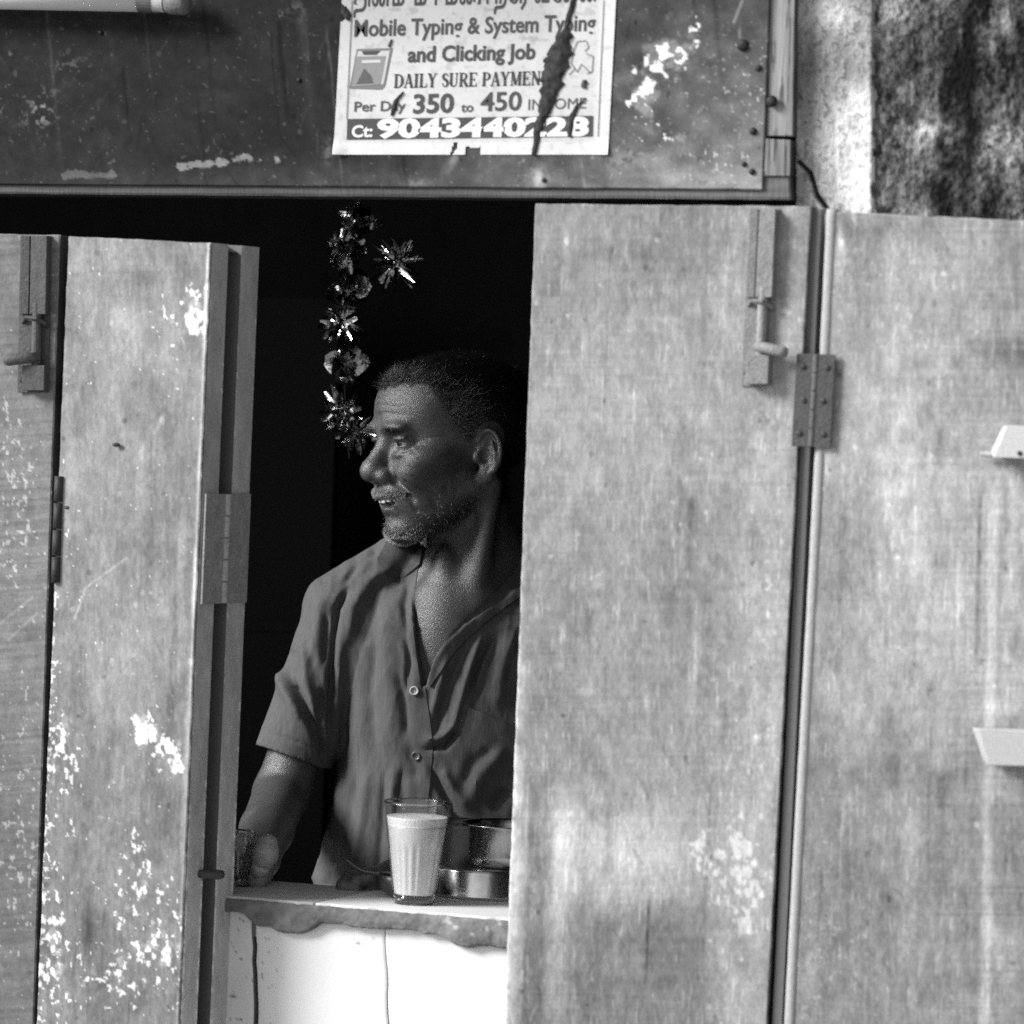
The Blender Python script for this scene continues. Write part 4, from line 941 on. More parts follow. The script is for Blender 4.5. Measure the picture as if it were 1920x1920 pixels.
# ---- head, neck and chest
hd = Field((-140, -345, -120), (150, 125, 125), 1.5)
hB = [np.array([-SP, 0, CP]), np.array([CP, 0, SP]), np.array([0, 1.0, 0])]
E_ = lambda a, b, z, ra, rb, rz, mode='add', k=8.0: hd.ell(H(a, b, z), (ra, rb, rz), mode, k, hB)
C_ = lambda p, q, r0, r1, mode='add', k=8.0: hd.cone(H(*p), H(*q), r0, r1, mode, k)
hd.cone((12, -50, -16), (28, -200, -24), 47, 54, 'add', 25)
hd.ell(MP(880, 1400, -45), (165, 225, 92), 'add', 30); hd.ell(MP(838, 1190, 16), (46, 80, 40), 'add', 26)
hd.cone((25, -135, -45), (-95, -190, -40), 42, 36, 'add', 30); hd.cone((30, -135, -45), (150, -190, -40), 42, 36, 'add', 30)
E_(-8, 0, 32, 97, 75, 76, k=10); E_(38, 0, 40, 62, 65, 55, k=20); E_(38, 0, -35, 56, 57, 68, k=22)
for s in (1, -1):
    E_(55, 51*s, -19, 30, 18, 15, k=16)
    E_(50, 90*s, 26, 42, 19, 32, 'sub', 18)
    C_((2, 51*s, -50), (66, 15*s, -100), 19, 15, k=18)
    E_(90, 24*s, 18, 14, 23, 8, k=12)
E_(86, 0, 15, 12, 14, 12, k=10)
E_(71, 0, -101, 18, 22, 16, k=12)
E_(64, 0, -62, 34, 37, 30, k=16)
for s in (1, -1):
    E_(99, 30*s, 1, 17, 18, 11.5, 'sub', 10)
    E_(72, 37*s, -35, 17, 17, 15, k=20)
    E_(84, 30*s, -14, 9, 15, 4.5, k=6)
    E_(77.5, 33*s, 0, 14.0, 14.0, 14.0, k=4); E_(87.5, 32.5*s, 5.2, 7.5, 13.5, 3.6, k=4)
C_((88, 0, 8), (108, 0, -27), 8, 11, k=10); E_(110, 0, -34.5, 13.5, 13.0, 12.0, k=10)
for s in (1, -1): E_(98, 14*s, -39.5, 12, 8.5, 9, k=7)
E_(92, 0, -57, 10, 23, 9, k=8)
for s in (1, -1):
    E_(107, 7.5*s, -50, 6.5, 3.8, 4.5, 'sub', 3)
    C_((97, 22*s, -31), (90, 25*s, -46), 2.4, 2.6, 'sub', 5)
    C_((90, 27*s, -44), (78, 40*s, -66), 2.6, 3.2, 'sub', 8)
    C_((97, 0, -71), (92, 13*s, -70.5), 6.4, 6.2, 'sub', 2); C_((92, 13*s, -70.5), (75, 33*s, -60.5), 6.2, 2.4, 'sub', 2)
    C_((87.5, 0, -82), (83, 13*s, -81), 6.2, 5.8, k=4); C_((83, 13*s, -81), (75, 27*s, -72), 5.8, 3.0, k=4)
    C_((100, 0, -63), (92, 15*s, -62), 4.0, 3.6, k=4)
E_(96, 0, -89, 9, 22, 4.5, 'sub', 8)
E_(72, 0, -102, 17, 19, 14, k=8)
for s in (1, -1):
    for (a0, z0, a1, z1) in ((0, 0, 0, 0),):
        E_(90.5, 34.0*s, -1.2, 9.5, 11.0, 2.3, 'sub', 1.2)
for z in (): C_((99, -18, z), (90, 34, z+2), 1.2, 1.0, 'sub', 5)     # forehead lines
# ears
for s in (1, -1):
    c25, s25 = math.cos(math.radians(28)), math.sin(math.radians(28))
    et = H(-c25, s25*s, 0); en = H(s25, c25*s, 0); ez = np.array([0, 1.0, 0]); ec = H(-8, 72*s, -13)
    EA = lambda t, n, z, rt, rn, rz, mode='add', k=4.0: hd.ell(ec+et*t+en*n+ez*z, (rt, rn, rz), mode, k, [et, en, ez])
    EA(1, 1, 2, 14.5, 4.5, 26, k=5); EA(-4, 1, -25, 8.5, 4.5, 8, k=6)
    ang = np.radians(np.linspace(-62, 168, 20)); ring = [ec+et*(1+14*math.sin(a_))+en*(4.0+1.5*math.sin(a_))+ez*(3+24.5*math.cos(a_)) for a_ in ang]
    hd.chain(ring, [2.8]*len(ring), 'add', 3)
    EA(-3, 7, -3, 8, 7, 11, 'sub', 3); EA(3, 7, 12, 7, 4, 8, 'sub', 3)
    hd.chain([ec+et*8+en*6+ez*(-16), ec+et*9+en*6.5+ez*0, ec+et*5+en*6+ez*14], [2.4, 2.6, 2.0], 'add', 3)
    EA(-14, 2.5, -4, 4, 4, 6, k=6)
# throat, collar bones, notch
hd.cone(H(-22, 60, -50), (20, -192, 28), 9, 8, 'add', 24)
hd.cone((4, -190, 27), (-32, -184, 20), 8, 6, 'add', 24); hd.cone((30, -190, 27), (75, -184, 18), 8, 6, 'add', 24)
hd.ell((-14, -140, 26), (8, 14, 9), 'add', 20)
hv, hF = hd.mesh(); hv = relax(hv, hF, 2, 0.45)
def _wr():
    a = -hv[:, 0]*SP+hv[:, 2]*CP; b = np.abs(hv[:, 0]*CP+hv[:, 2]*SP); bs = hv[:, 0]*CP+hv[:, 2]*SP; z = hv[:, 1]; n = normals(hv, hF); d = np.zeros(len(hv))
    def line(pts, w, dp):
        nonlocal d
        m = np.zeros(len(hv))
        for (x0, y0), (x1, y1) in zip(pts[:-1], pts[1:]):
            dx, dy = x1-x0, y1-y0; t = np.clip(((b-x0)*dx+(z-y0)*dy)/(dx*dx+dy*dy), 0, 1); m = np.maximum(m, np.exp(-((b-x0-t*dx)**2+(z-y0-t*dy)**2)/w**2))
        d -= dp*m*(a > 35)
    for z0, ph in ((34, 0), (44, 1.3), (55, 2.2)): d -= 0.55*np.exp(-((z-z0-1.6*np.sin(bs*0.11+ph))/1.5)**2)*sstep(50, 34, b)*(a > 60)
    line([(19, -9), (26, -13), (36, -13.5), (46, -9)], 1.3, 1.2); line([(22, -16), (32, -20), (44, -17)], 1.5, 0.7); line([(20, 7), (30, 9), (44, 5)], 1.2, 0.6)
    for q in ([(47, 1), (62, 8)], [(48, -3), (64, -3)], [(47, -7), (61, -14)]): line(q, 1.1, 0.65)
    line([(25, -42), (33, -54), (38, -66), (38, -80)], 2.2, 2.0); line([(45, -46), (50, -62), (49, -80)], 2.0, 1.4); line([(54, -40), (58, -58)], 1.8, 0.9); line([(8, 6), (9, 14), (8, 22)], 1.4, 0.6)
    px_, py_ = hv[:, 0]*1.6, hv[:, 1]*1.6
    d += 0.5*(fbm(bs*1.0+200, z*1.0+300, 9, 9, 3, 301)-0.5)*(z > -120)+0.35*(fbm(bs+200, z+300, 3.5, 3.5, 2, 305)-0.5)*(z > -120)
    return hv+n*d[:, None]
hv = _wr()

# ---- arms and hands
gcm = toM(cg2+np.array([0, 0, 0.030]))                     # middle of the small glass, man frame
SH = MP(642, 1168, -25); EL = MP(527, 1488, -6); WR = MP(486, 1612, gcm[2]-62)
am = Field((-310, -570, -110), (-60, -120, 360), 2.0)
am.chain([SH, SH*0.45+EL*0.55, EL, MP(500, 1556, (gcm[2]-62)*0.45), WR], [38, 32, 33, 31, 22], 'add', 14)
gx_, gy_, gw_ = gcm
pal = np.array([gx_+24, gy_-8, gw_-30])
am.cone(WR, pal, 21, 18, 'add', 12); am.ell(pal, (15, 27, 18), 'add', 12)
for i, (dy, r_, ln) in enumerate(((17, 8.4, 1.0), (1, 8.6, 1.06), (-14, 8.2, 1.0), (-25, 7.2, 0.85))):
    pts = []; R_ = 24+r_*0.75
    for a_ in np.radians(np.linspace(-28, -28-200*ln, 8)): pts.append(np.array([gx_+R_*math.cos(a_), gy_+dy-0.03*abs(a_)*10, gw_+R_*math.sin(a_)]))
    am.chain([pal+np.array([-2, dy*0.8+4, -10])]+pts, [r_+2]+list(np.linspace(r_+0.8, r_-1.0, 8)), 'add', 3)
    for q in (2, 5): am.ell(pts[q], (r_+0.9, r_+0.6, r_+0.9), 'add', 4)
tpt = [pal+np.array([0, -14, 8]), MP(482, 1651, gw_+2), MP(487, 1630, gw_+10), MP(498, 1600, gw_+12), MP(501, 1583, gw_+9)]
am.chain(tpt, [14, 10.5, 10.0, 14.6, 12.0], 'add', 5)
am.cone(MP(472, 1622, gw_+20), MP(510, 1634, gw_+19), 1.3, 1.3, 'sub', 3); am.cone(MP(468, 1640, gw_+13), MP(502, 1646, gw_+13), 1.1, 1.1, 'sub', 3)
av, aF = am.mesh(); av = relax(av, aF, 2, 0.45)
# the other hand, closed, lying at the back edge of the counter
w2 = float(toM(PZ(676, 1668, ZT+0.002))[2])
ah = Field((-140, -570, 0), (190, -420, 350), 2.0)
HC = MP(690, 1664, w2-22)
ah.chain([MP(1000, 1490, -30), MP(900, 1600, 55), HC+np.array([34, 2, -34])], [40, 37, 26], 'add', 14)
ah.cone(HC+np.array([34, 2, -34]), HC, 25, 22, 'add', 14); ah.ell(HC, (26, 18, 24), 'add', 10)
for i in range(4):
    b0 = HC+np.array([-20+i*2, 10-i*7, 6-i*3]); ah.chain([HC+np.array([4, 8-i*6, 4]), b0, b0+np.array([-6, -6, 18]), b0+np.array([8, -9, 24])], [10, 9.5, 9, 8], 'add', 4)
ah.chain([HC+np.array([18, 10, 10]), HC+np.array([4, 14, 22]), HC+np.array([-10, 10, 26])], [11, 10, 8.5], 'add', 5)
bv, bF = ah.mesh(); bv = relax(bv, bF, 2, 0.45)

# ---- skin tone
def headco(v): return -v[:, 0]*SP+v[:, 2]*CP, v[:, 0]*CP+v[:, 2]*SP, v[:, 1]
ha, hb_, hz_ = headco(hv); hn = normals(hv, hF)
def hair_mask(a, b, z):
    """1 on the hair-covered scalp"""
    ab = np.abs(b)
    line = 66-0.0*a+np.where(a > 35, (ab-10)*0.10, 0)            # front hairline height
    side = sstep(34, 24, a-0.55*np.clip(z-10, -30, 60)+0)*sstep(-34, -26, z)
    front = sstep(line-5, line+3, z+6*(np.sin(b*0.35)*0.3))
    back = sstep(-20, -35, a)*sstep(-75, -60, z)
    return np.clip(np.maximum(np.maximum(front, side*sstep(0, 22, z+0.55*(40-a)-8)), back), 0, 1)*(z > -90)
def beard_mask(a, b, z):
    ab = np.abs(b)
    m = sstep(-18, -34, z+0.12*a)*sstep(-8, 6, a)                 # cheeks and jaw
    cheek = sstep(0, 14, 58-a+0.9*(-58-z)*0.9)                   # off the front of the cheek
    chin = blob(a, z, 82, -106, 22, 16)
    return np.clip(m*cheek+chin, 0, 1)*sstep(-150, -118, z)
hm = hair_mask(ha, hb_, hz_)*(np.abs(hb_) < 84)
ear = (((ha+11)/24)**2+((hz_+14)/40)**2 < 1) & (np.abs(hb_) > 66)
hm = np.where(ear, 0, hm)
bm_ = np.where(ear | (hz_ < -150), 0, beard_mask(ha, hb_, hz_))
SK = 0.085
alb = np.full(len(hv), SK)
alb *= 1-0.55*bm_
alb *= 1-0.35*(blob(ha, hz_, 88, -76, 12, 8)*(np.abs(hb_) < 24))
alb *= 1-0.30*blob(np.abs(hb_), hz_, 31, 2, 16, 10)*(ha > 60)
alb = alb*(1-hm)+0.008*hm
mouth_in = (ha < 88+0*ha) & (np.abs(hz_+68) < 5) & (np.abs(hb_) < 27) & (ha > 60); alb = np.where(mouth_in & (hn[:, 1]**2 > 0.3), 0.02, alb)
allv = np.vstack([hv, av, bv]); allF = np.vstack([hF, aF+len(hv), bF+len(hv)+len(av)])
tip = tpt[3]; ta = SK*(1+2.4*np.exp(-(((av-gcm)**2).sum(1))/50.0**2)+3.2*np.exp(-(((av-tip)**2).sum(1))/30.0**2)); alla = np.concatenate([alb, ta, np.full(len(bv), SK)])  # paler palm-side skin, lightened further on hand and thumb for missing light
M['skin'] = surf('skin', None, 0.34, 0.9, (1300, 0.45), [(170, 0.22, (1, 1, 1)), (50, 0.14, (1, 1, 1))], 0.8, 750, 0.0012)
base = toW(np.array([20.0, -600.0, -40.0])); base[2] = 0.02
man = empty('person', tuple(base), 'man in a grey collared shirt looking left, hand round a small glass', 'person')
body = mesh_obj('body', toW(allv), allF, M['skin'], man, True, {'alb': alla})

# ---- eyes and teeth
M['eye'] = surf('eye', None, 0.25, 0.4, (300, 0.08), [], 0)
for s in (1, -1):
    c = H(77.5, 33*s, 0); n = 20; vv = []; ff = []; al = []
    gz = unit(H(1.0, 0.12, -0.02))
    mb = MB(); mb.ball((0, 0, 0), 13.1, n); v = np.vstack(mb.v); ca = (v/13.1)@gz; an = np.degrees(np.arccos(np.clip(ca, -1, 1)))
    al = np.where(an < 13, 0.008, np.where(an < 27, 0.02, 0.22)); v = v*(1+0.035*np.clip(1-an/28, 0, 1))[:, None]
    mesh_obj('eye', toW(v+c), mb.f, M['eye'], man, True, {'alb': al})
M['tooth'] = surf('tooth', None, 0.3, 0.5, (200, 0.05), [], 0)
tm = MB()
for k, (b0, wd, hh) in enumerate(((-4.4, 8.2, 9.5), (4.4, 8.2, 9.5), (12, 6.6, 8.2), (-12, 6.6, 8.2), (18.4, 6.4, 8.4), (-18.4, 6.4, 8.4), (23.6, 5, 7), (-23.6, 5, 7))):
    arc = 96.5-0.028*b0*b0; c = H(arc, b0, -67.0+0.1*abs(b0)); sl_ = -0.056*b0; tdir = unit(H(sl_, 1, 0)); nd = unit(np.cross(tdir, (0, 1, 0)))
    tm.ball((0, 0, 0), 1.0, 7); v = tm.v[-1]; v2 = np.sign(v)*np.abs(v)**0.55
    tm.v[-1] = toW(c+v2[:, 0:1]*tdir*wd/2*0.97+v2[:, 1:2]*nd*2.2+v2[:, 2:3]*np.array([0, 1.0, 0])*hh/2)
    tm.a[-1][:] = 0.75
tm.build('teeth', M['tooth'], man, True)

# ---- hair, brows, moustache, stubble: one mesh of short tapered strands each
hr = np.random.default_rng(5)
def strands(name, pts, nrm, dirs, length, rad, curl, grey, mat, nseg=4):
    """three-sided tapered strands, all in man millimetres"""
    n = len(pts); d = dirs/np.linalg.norm(dirs, axis=1, keepdims=True); p = pts-nrm*0.4
    ax = hr.normal(size=(n, 3)); ax /= np.linalg.norm(ax, axis=1, keepdims=True)
    V = []; step = (length/nseg)[:, None]
    for i in range(nseg+1):
        e1 = np.cross(d, ax); e1 /= np.maximum(np.linalg.norm(e1, axis=1, keepdims=True), 1e-6); e2 = np.cross(d, e1)
        r = rad*(1-0.75*i/nseg)
        for k in range(3):
            a_ = 2*math.pi*k/3; V.append(p+(math.cos(a_)*e1+math.sin(a_)*e2)*r[:, None])
        d = d+np.cross(ax, d)*curl[:, None]+hr.normal(0, 0.10, (n, 3)); d /= np.linalg.norm(d, axis=1, keepdims=True)
        p = p+d*step
    V = np.stack(V, 1); m = 3*(nseg+1)
    f = []
    for i in range(nseg):
        for k in range(3): f.append([i*3+k, i*3+(k+1) % 3, (i+1)*3+(k+1) % 3, (i+1)*3+k])
    f = np.array(f); F = (f[None]+(np.arange(n)*m)[:, None, None]).reshape(-1, 4)
    return mesh_obj(name, toW(V.reshape(-1, 3)), F, mat, man, True, {'alb': np.repeat(grey, m)})
M['hair'] = surf('hair', None, 0.55, 0.1, (100, 0.0), [], 0)
def pick(w, n):
    w = np.where(w > 0.02, w, 0); return hr.choice(len(w), n, p=w/w.sum())
i = pick(hm*(hz_ > -70), 38000); dr = hn[i]*0.7+hr.normal(0, 0.75, (len(i), 3))+np.array([0, -0.15, 0])+H(0.25, 0, 0)*0.6
temple = np.clip(blob(ha[i], hz_[i], 38, 28, 34, 34)+0.8*blob(ha[i], hz_[i], 78, 70, 26, 12)+0.03, 0, 1)
gy = np.where(hr.random(len(i)) < 0.30*temple, hr.uniform(0.12, 0.4, len(i)), hr.uniform(0.003, 0.012, len(i)))
strands('hair', hv[i], hn[i], dr, hr.uniform(5, 10, len(i)), hr.uniform(0.09, 0.16, len(i)), hr.normal(0, 0.75, len(i)), gy, M['hair'], 5)
# longer greying waves swept back over the temple and at the front
wt_ = hm*(blob(ha, hz_, 34, 22, 24, 30)+0.8*blob(ha, hz_, 80, 74, 24, 9)); i = pick(wt_, 2600)
strands('hair_waves', hv[i], hn[i], hn[i]*0.45+H(-0.75, 0.1, 0.35)[None]+hr.normal(0, 0.25, (len(i), 3)), hr.uniform(10, 18, len(i)), hr.uniform(0.09, 0.15, len(i)), hr.normal(0.0, 0.30, len(i)), np.where(hr.random(len(i)) < 0.45, hr.uniform(0.12, 0.5, len(i)), 0.01), M['hair'], 5)
# eyebrows
wb = blob(np.abs(hb_), hz_, 26, 15.5, 14, 3.0)*(ha > 55)*(hz_ > 5); i = pick(wb, 220)
strands('eyebrows', hv[i], hn[i], hn[i]*0.45+np.sign(hb_[i])[:, None]*H(-0.4, 0.8, 0)[None]+np.array([0, 0.1, 0]), hr.uniform(5, 9, len(i)), hr.uniform(0.16, 0.26, len(i)), hr.normal(0, 0.15, len(i)), np.where(hr.random(len(i)) < 0.15, 0.3, 0.012), M['hair'])
# moustache
wm = blob(hz_, hz_*0, -55-0.16*np.abs(hb_), 0, 3.8, 1)*sstep(36, 27, np.abs(hb_))*(ha > 72)*(hz_ > -66)*(hz_ < -48)*np.where(hn@H(1, 0, 0) > 0.1, 1, 0); i = pick(wm, 1800)
strands('moustache', hv[i], hn[i], hn[i]*0.8+np.array([0, -0.8, 0])+hb_[i][:, None]*H(-0.006, 0.022, 0)[None]+hr.normal(0, 0.16, (len(i), 3)), hr.uniform(2.6, 5.0, len(i)), hr.uniform(0.13, 0.22, len(i)), hr.normal(0, 0.12, len(i)), np.where(hr.random(len(i)) < 0.72, hr.uniform(0.3, 0.7, len(i)), 0.02), M['hair'])
# stubble on chin and jaw
wc = bm_*(0.35+1.3*blob(ha, hz_, 76, -112, 24, 10)); i = pick(wc, 5600)
whit = np.clip(0.20+0.70*blob(ha[i], hz_[i], 76, -112, 30, 14), 0, 0.9)
strands('stubble', hv[i], hn[i], hn[i]*0.8+np.array([0, -0.55, 0])+hr.normal(0, 0.3, (len(i), 3)), hr.uniform(2.2, 5.0, len(i)), hr.uniform(0.10, 0.17, len(i)), hr.normal(0, 0.2, len(i)), np.where(hr.random(len(i)) < whit, hr.uniform(0.35, 0.85, len(i)), 0.012), M['hair'], 2)

# ---- shirt
sf_ = Field((-275, -575, -175), (185, -105, 130), 2.4)
X, Y, W = sf_.pts(tuple(slice(0, k) for k in sf_.n))
yk = np.array([-600, -520, -500, -450, -380, -290, -240, -215, -195, -178, -165, -150]); rxk = np.array([182, 178, 172, 162, 156, 154, 152, 148, 138, 118, 92, 40]); rwk = np.array([118, 116, 114, 110, 106, 104, 102, 98, 90, 78, 64, 30]); cxk = np.array([8, 8, 8, 10, 12, 14, 16, 18, 20, 20, 20, 20])
rx = np.interp(Y, yk, rxk); rw = np.interp(Y, yk, rwk); cx = np.interp(Y, yk, cxk)
qq = (np.abs((X-cx)/rx)**2.3+np.abs((W+42)/rw)**2.3)**(1/2.3)
sf_.d = np.minimum(sf_.d, ((qq-1)*np.minimum(rx, rw)*0.95).astype(np.float32))
sf_.cone(MP(738, 1052, -38), MP(642, 1142, -28), 30, 48, 'add', 26); sf_.cone(MP(985, 1062, -38), MP(1080, 1142, -30), 30, 48, 'add', 26)
HEM = MP(548, 1420, -13); sdir = unit(EL-SH)
sl2 = Field((-275, -575, -175), (-60, -105, 130), 2.4)
sl2.cone(SH+np.array([6, 6, 0]), HEM+sdir*40, 52, 46, 'add', 0)
X2, Y2, W2 = sl2.pts(tuple(slice(0, k) for k in sl2.n))
cut = (X2-HEM[0])*sdir[0]+(Y2-HEM[1])*sdir[1]+(W2-HEM[2])*sdir[2]
sl2.d = np.maximum(sl2.d, cut.astype(np.float32))
sl2.cone(HEM-sdir*70, HEM+sdir*60, 38, 40.5, 'sub', 0)
n2x = sl2.n[0]; a_, b_2 = sf_.d[:n2x], sl2.d; k = 7.0; hh = np.maximum(k-np.abs(a_-b_2), 0)/k; sf_.d[:n2x] = np.minimum(a_, b_2)-hh*hh*k*0.25
# open neck: carve the V (photo outline) out of the front, and the neck hole
Vp = np.array([MP(px, py, 55)[:2] for px, py in ((786, 1010), (788, 1045), (779, 1080), (774, 1115), (776, 1165), (782, 1215), (791, 1288), (799, 1286), (812, 1242), (834, 1206), (862, 1180), (892, 1157), (935, 1128), (990, 1090), (1040, 1040), (1000, 985), (860, 985))])
gxx, gyy = np.meshgrid(sf_.ax[0], sf_.ax[1], indexing='ij')
def poly_sd(x, y, pg):
    d = np.full(x.shape, 1e9); ins = np.zeros(x.shape, bool); n = len(pg)
    for i in range(n):
        a, b = pg[i], pg[(i+1) % n]; e = b-a; t = np.clip(((x-a[0])*e[0]+(y-a[1])*e[1])/(e@e), 0, 1)
        d = np.minimum(d, np.hypot(x-a[0]-t*e[0], y-a[1]-t*e[1]))
        c = ((a[1] > y) != (b[1] > y)) & (x < (b[0]-a[0])*(y-a[1])/(b[1]-a[1]+1e-12)+a[0]); ins ^= c
    return np.where(ins, -d, d)
pd = poly_sd(gxx, gyy, Vp).astype(np.float32)[:, :, None]
carve = np.maximum(pd, -(W+22))
sf_.d = np.maximum(sf_.d, -carve)
sf_.cone((10, -50, -16), (25, -190, -22), 55, 61, 'sub', 4)
sv_, sF = sf_.mesh(); sv_ = relax(sv_, sF, 3, 0.5); sn = normals(sv_, sF)
# folds, laid along paths seen in the photograph and pressed into the cloth
spx = 960+FPX*(sv_[:, 0]+XC0)/(DA*1000-sv_[:, 2]); spy = 960-FPX*(sv_[:, 1]+YC0)/(DA*1000-sv_[:, 2])
front = sstep(-0.15, 0.25, sn[:, 2])
def path(x, y, pts, w, ramp=True):
    m = np.zeros_like(x); n = len(pts)-1
    for i in range(n):
        (x0, y0), (x1, y1) = pts[i], pts[i+1]; dx, dy = x1-x0, y1-y0; t = np.clip(((x-x0)*dx+(y-y0)*dy)/(dx*dx+dy*dy), 0, 1)
        g = np.exp(-((x-x0-t*dx)**2+(y-y0-t*dy)**2)/(w*w))
        if ramp: u_ = (i+t)/n; g = g*np.clip(np.minimum(u_, 1-u_)*5+0.15, 0, 1)
        m = np.maximum(m, g)
    return m
FOLD = [([(655, 1100), (632, 1140), (624, 1200), (622, 1300), (622, 1430)], 9, -9), ([(605, 1115), (598, 1160), (588, 1240)], 14, 3), ([(612, 1150), (608, 1250)], 8, -4),
 ([(536, 1262), (556, 1298), (584, 1348), (604, 1400), (615, 1440)], 10, -10), ([(520, 1250), (540, 1300), (565, 1350)], 16, 5), ([(605, 1290), (600, 1340), (606, 1385)], 12, -6), ([(570, 1200), (575, 1280), (596, 1350)], 12, 4), ([(545, 1215), (540, 1270)], 10, -3.5),
 ([(496, 1370), (560, 1392), (612, 1412)], 3, -1.2), ([(715, 1018), (670, 1052), (640, 1095)], 12, -4), ([(740, 1060), (690, 1090), (660, 1140), (650, 1210)], 16, 4), ([(700, 1030), (660, 1060), (640, 1090)], 9, 3),
 ([(770, 1080), (758, 1130), (762, 1190)], 9, -3.5), ([(735, 1100), (722, 1200), (730, 1300), (735, 1420)], 26, 3.5), ([(690, 1150), (668, 1280), (672, 1420)], 24, 3.0), ([(708, 1180), (695, 1300), (702, 1420)], 14, -2.6), ([(652, 1200), (645, 1320), (650, 1430)], 14, -2.5),
 ([(760, 1190), (768, 1240), (762, 1300)], 7, -4), ([(745, 1260), (758, 1320), (765, 1380)], 10, -3),
 ([(788, 1406), (812, 1404), (835, 1402), (850, 1384), (860, 1370)], 6, -6.5), ([(795, 1388), (830, 1382), (850, 1360)], 9, 3.5), ([(765, 1400), (782, 1440), (770, 1470)], 12, -3),
 ([(806, 1440), (822, 1470), (838, 1500), (862, 1535), (880, 1545)], 8, -7), ([(830, 1440), (850, 1480), (880, 1520)], 12, 4),
 ([(905, 1185), (885, 1240), (862, 1320), (846, 1380)], 10, 4), ([(932, 1190), (905, 1250), (888, 1310)], 12, -6), ([(880, 1200), (850, 1270), (830, 1330), (812, 1390)], 12, -4), ([(840, 1230), (822, 1290), (812, 1340)], 10, 3),
 ([(965, 1180), (940, 1260), (930, 1330)], 18, 3), ([(950, 1400), (900, 1450), (880, 1510)], 20, 3.5), ([(930, 1400), (890, 1430), (868, 1480)], 12, -3.5), ([(960, 1480), (920, 1520)], 16, -4),
 ([(690, 1440), (680, 1540), (655, 1650)], 12, 3), ([(668, 1440), (655, 1520), (630, 1600), (610, 1650)], 12, -3), ([(720, 1450), (716, 1550), (705, 1650)], 10, -3), ([(738, 1440), (735, 1540), (728, 1640)], 12, 3), ([(640, 1460), (630, 1540), (600, 1610)], 12, 3), ([(600, 1600), (590, 1640), (580, 1668)], 8, 6), ([(618, 1610), (612, 1640), (606, 1668)], 9, -7), ([(755, 1440), (752, 1520)], 9, -3)]
disp = np.zeros(len(sv_))
for pts, w_, dp in FOLD: disp += 1.45*dp*path(spx, spy, pts, w_*0.72)
rg = 1-np.abs(2*fbm(spx+0.25*spy, spy, 34, 120, 3, 277)-1); rg2 = 1-np.abs(2*fbm(spx-0.3*spy, spy, 22, 60, 3, 281)-1)
disp += 1.3*(rg**3-0.4)+0.7*(rg2**3-0.4)
disp += 0.9*(fbm(spx, spy, 60, 200, 4, 271)-0.5)+1.0*(fbm(spx, spy, 22, 60, 3, 274)-0.5)
sv_ = sv_+sn*(disp*front)[:, None]
cl_t = np.full(len(sv_), 0.115)
M['cloth'] = surf('shirt_cloth', None, 0.85, 0.2, (1300, 0.40), [(420, 0.34, (1, 1, 0.06))], 0.4, 900, 0.0006)
shirt = mesh_obj('shirt', toW(sv_), sF, M['cloth'], man, True, {'alb': cl_t})

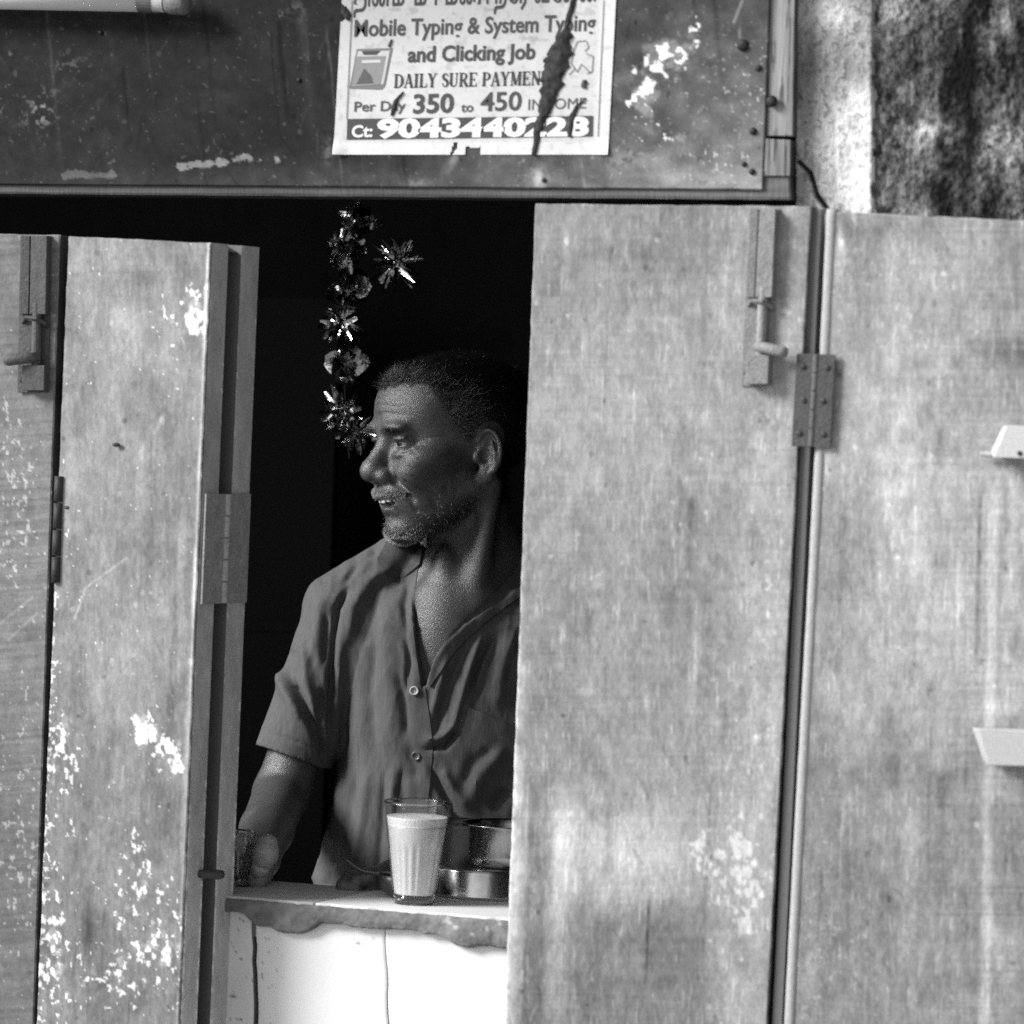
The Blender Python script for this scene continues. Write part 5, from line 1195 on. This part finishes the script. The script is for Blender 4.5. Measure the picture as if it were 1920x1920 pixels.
# ---- cloth strips laid on the shirt (placket, collar wings, pocket) follow its surface
from mathutils.bvhtree import BVHTree
bvs = BVHTree.FromPolygons([tuple(p) for p in toW(np.vstack([sv_, hv]))], [tuple(int(i) for i in f) for f in sF]+[tuple(int(i)+len(sv_) for i in f) for f in hF])
def hit(px, py):
    d = cf+(px-960)/FPX*CR-(py-960)/FPX*CU; d = d/np.linalg.norm(d)
    r = bvs.ray_cast(Vector(CPOS), Vector(d)); 
    return (np.array(r[0]), np.array(r[1]), r[3]) if r[0] is not None else (None, None, 1e9)
def strip_on(name, left, right, lift, parent, nu=10, nv=40, smooth=3, alb_=0.115, edge=0.003, mat=None, curl=None):
    def res(pl, n):
        pl = np.array(pl, float); s = np.concatenate([[0], np.cumsum(np.hypot(*np.diff(pl, axis=0).T))]); t = np.linspace(0, s[-1], n); return np.stack([np.interp(t, s, pl[:, 0]), np.interp(t, s, pl[:, 1])], -1)
    Lp, Rp = res(left, nv), res(right, nv); u = np.linspace(0, 1, nu)[None, :, None]
    g2 = Lp[:, None]*(1-u)+Rp[:, None]*u; D = np.zeros((nv, nu))
    for j in range(nv):
        for i in range(nu): D[j, i] = hit(g2[j, i, 0], g2[j, i, 1])[2]
    D = np.minimum(D, np.median(D[D < 1e8])+0.05)
    for _ in range(smooth):
        Q = np.pad(D, 1, mode='edge'); D = np.minimum(D, (Q[:-2, 1:-1]+Q[2:, 1:-1]+Q[1:-1, :-2]+Q[1:-1, 2:])/4*0.5+D*0.5)
    lf = lift if curl is None else lift+curl(np.linspace(0, 1, nv)[:, None], np.linspace(0, 1, nu)[None, :])
    d = cf+((g2[..., 0]-960)/FPX)[..., None]*CR-((g2[..., 1]-960)/FPX)[..., None]*CU; d /= np.linalg.norm(d, axis=-1, keepdims=True)
    Wd = CPOS+d*(D-lf)[..., None]
    back = Wd-CPOS; back = back/np.linalg.norm(back, axis=-1, keepdims=True)
    ring = np.zeros((nv+2, nu+2, 3)); ring[1:-1, 1:-1] = Wd
    ring[0, 1:-1] = Wd[0]+back[0]*edge; ring[-1, 1:-1] = Wd[-1]+back[-1]*edge; ring[:, 0] = 0; ring[1:-1, 0] = Wd[:, 0]+back[:, 0]*edge; ring[1:-1, -1] = Wd[:, -1]+back[:, -1]*edge
    ring[0, 0] = ring[0, 1]; ring[0, -1] = ring[0, -2]; ring[-1, 0] = ring[-1, 1]; ring[-1, -1] = ring[-1, -2]
    mb = MB(); mb.grid(ring, np.full(ring.shape[:2], alb_)); ob = mb.build(name, mat or M['cloth'], parent, True)
    es = ob.modifiers.new('split', 'EDGE_SPLIT'); es.split_angle = math.radians(38); return ob
strip_on('placket', [(752, 1078), (750, 1110), (753, 1160), (760, 1220), (764, 1290), (764, 1350), (763, 1400), (752, 1470), (744, 1520), (740, 1600), (736, 1662)], [(784, 1062), (777, 1110), (778, 1160), (785, 1220), (797, 1290), (806, 1350), (812, 1400), (806, 1470), (800, 1520), (796, 1600), (792, 1662)], 0.0012, shirt, 10, 90, 2, edge=0.0014)
M['lining'] = surf('collar_lining', None, 0.8, 0.2, (420, 0.55), [(180, 0.35, (1, 1, 1))], 0.3, 500, 0.0008)
strip_on('collar', [(727, 1010), (712, 1040), (707, 1046), (716, 1066), (726, 1080)], [(792, 1016), (790, 1040), (786, 1058), (772, 1070), (756, 1082)], 0.004, shirt, 12, 26, 3, 0.075, 0.006, M['lining'], lambda v, u: 0.006*np.sin(u*2.6)*(1-v))
strip_on('collar', [(986, 1030), (962, 1075), (928, 1112), (895, 1140), (866, 1166), (838, 1196), (816, 1232), (800, 1280)], [(1010, 1085), (985, 1112), (945, 1140), (912, 1166), (884, 1190), (856, 1218), (832, 1250), (806, 1288)], 0.004, shirt, 12, 50, 3, 0.115, 0.008, None, lambda v, u: 0.010*(1-u)*np.sin(np.pi*np.clip(v*0.9+0.1, 0, 1)))
strip_on('pocket', [(880, 1326), (866, 1372), (852, 1440), (848, 1500), (852, 1545)], [(1010, 1384), (1005, 1430), (1000, 1480), (996, 1520), (992, 1560)], 0.0040, shirt, 26, 40, 2)
M['button'] = surf('button', None, 0.3, 0.5, (300, 0.05), [], 0)
def button(px, py, r, a):
    h_, n_, t = hit(px, py); n_ = unit(n_*0.4-cf) if n_ @ cf < 0 else -cf; e1 = unit(np.cross(n_, [0, 0, 1.0])); e2 = np.cross(n_, e1); c = h_+n_*0.0026
    mb = MB(); prof = [(0.0, 0.0004), (0.55, 0.0003), (0.72, 0.0016), (0.9, 0.0018), (1.0, 0.0008), (1.0, -0.002)]; n = 24; v = []
    for q_, z in prof:
        for k in range(n): v.append(c+r*q_*(math.cos(2*math.pi*k/n)*e1+math.sin(2*math.pi*k/n)*e2)+n_*z)
    mb.add(v, [(j*n+k, j*n+(k+1) % n, (j+1)*n+(k+1) % n, (j+1)*n+k) for j in range(len(prof)-1) for k in range(n)], a)
    for k in range(4):
        an = math.pi/4+k*math.pi/2; mb.ball(c+r*0.27*(math.cos(an)*e1+math.sin(an)*e2)+n_*0.0003, r*0.11, 4, a=0.01)
    mb.build('button', M['button'], shirt, True)
button(777, 1295, 0.0056, 0.62); button(781, 1417, 0.0056, 0.16); button(772, 1545, 0.0056, 0.4)

# ---- trousers down to the floor (hidden behind the counter)
tr = MB(); hipc = toW(np.array([10.0, -560.0, -42.0]))
for s in (-1, 1):
    tr.tube([hipc+np.array([s*0.075, 0, 0.06]), hipc+np.array([s*0.085, 0.01, -0.12]), np.array([hipc[0]+s*0.10, hipc[1]+0.01, 0.48]), np.array([hipc[0]+s*0.105, hipc[1]+0.03, 0.06])], [0.105, 0.10, 0.072, 0.062], 20, 0.10)
    tr.ball(np.array([hipc[0]+s*0.11, hipc[1]-0.05, 0.055]), 0.05, 8, (0.9, 2.2, 0.75), 0.05)
tr.build('trousers', M['cloth'], man, True)
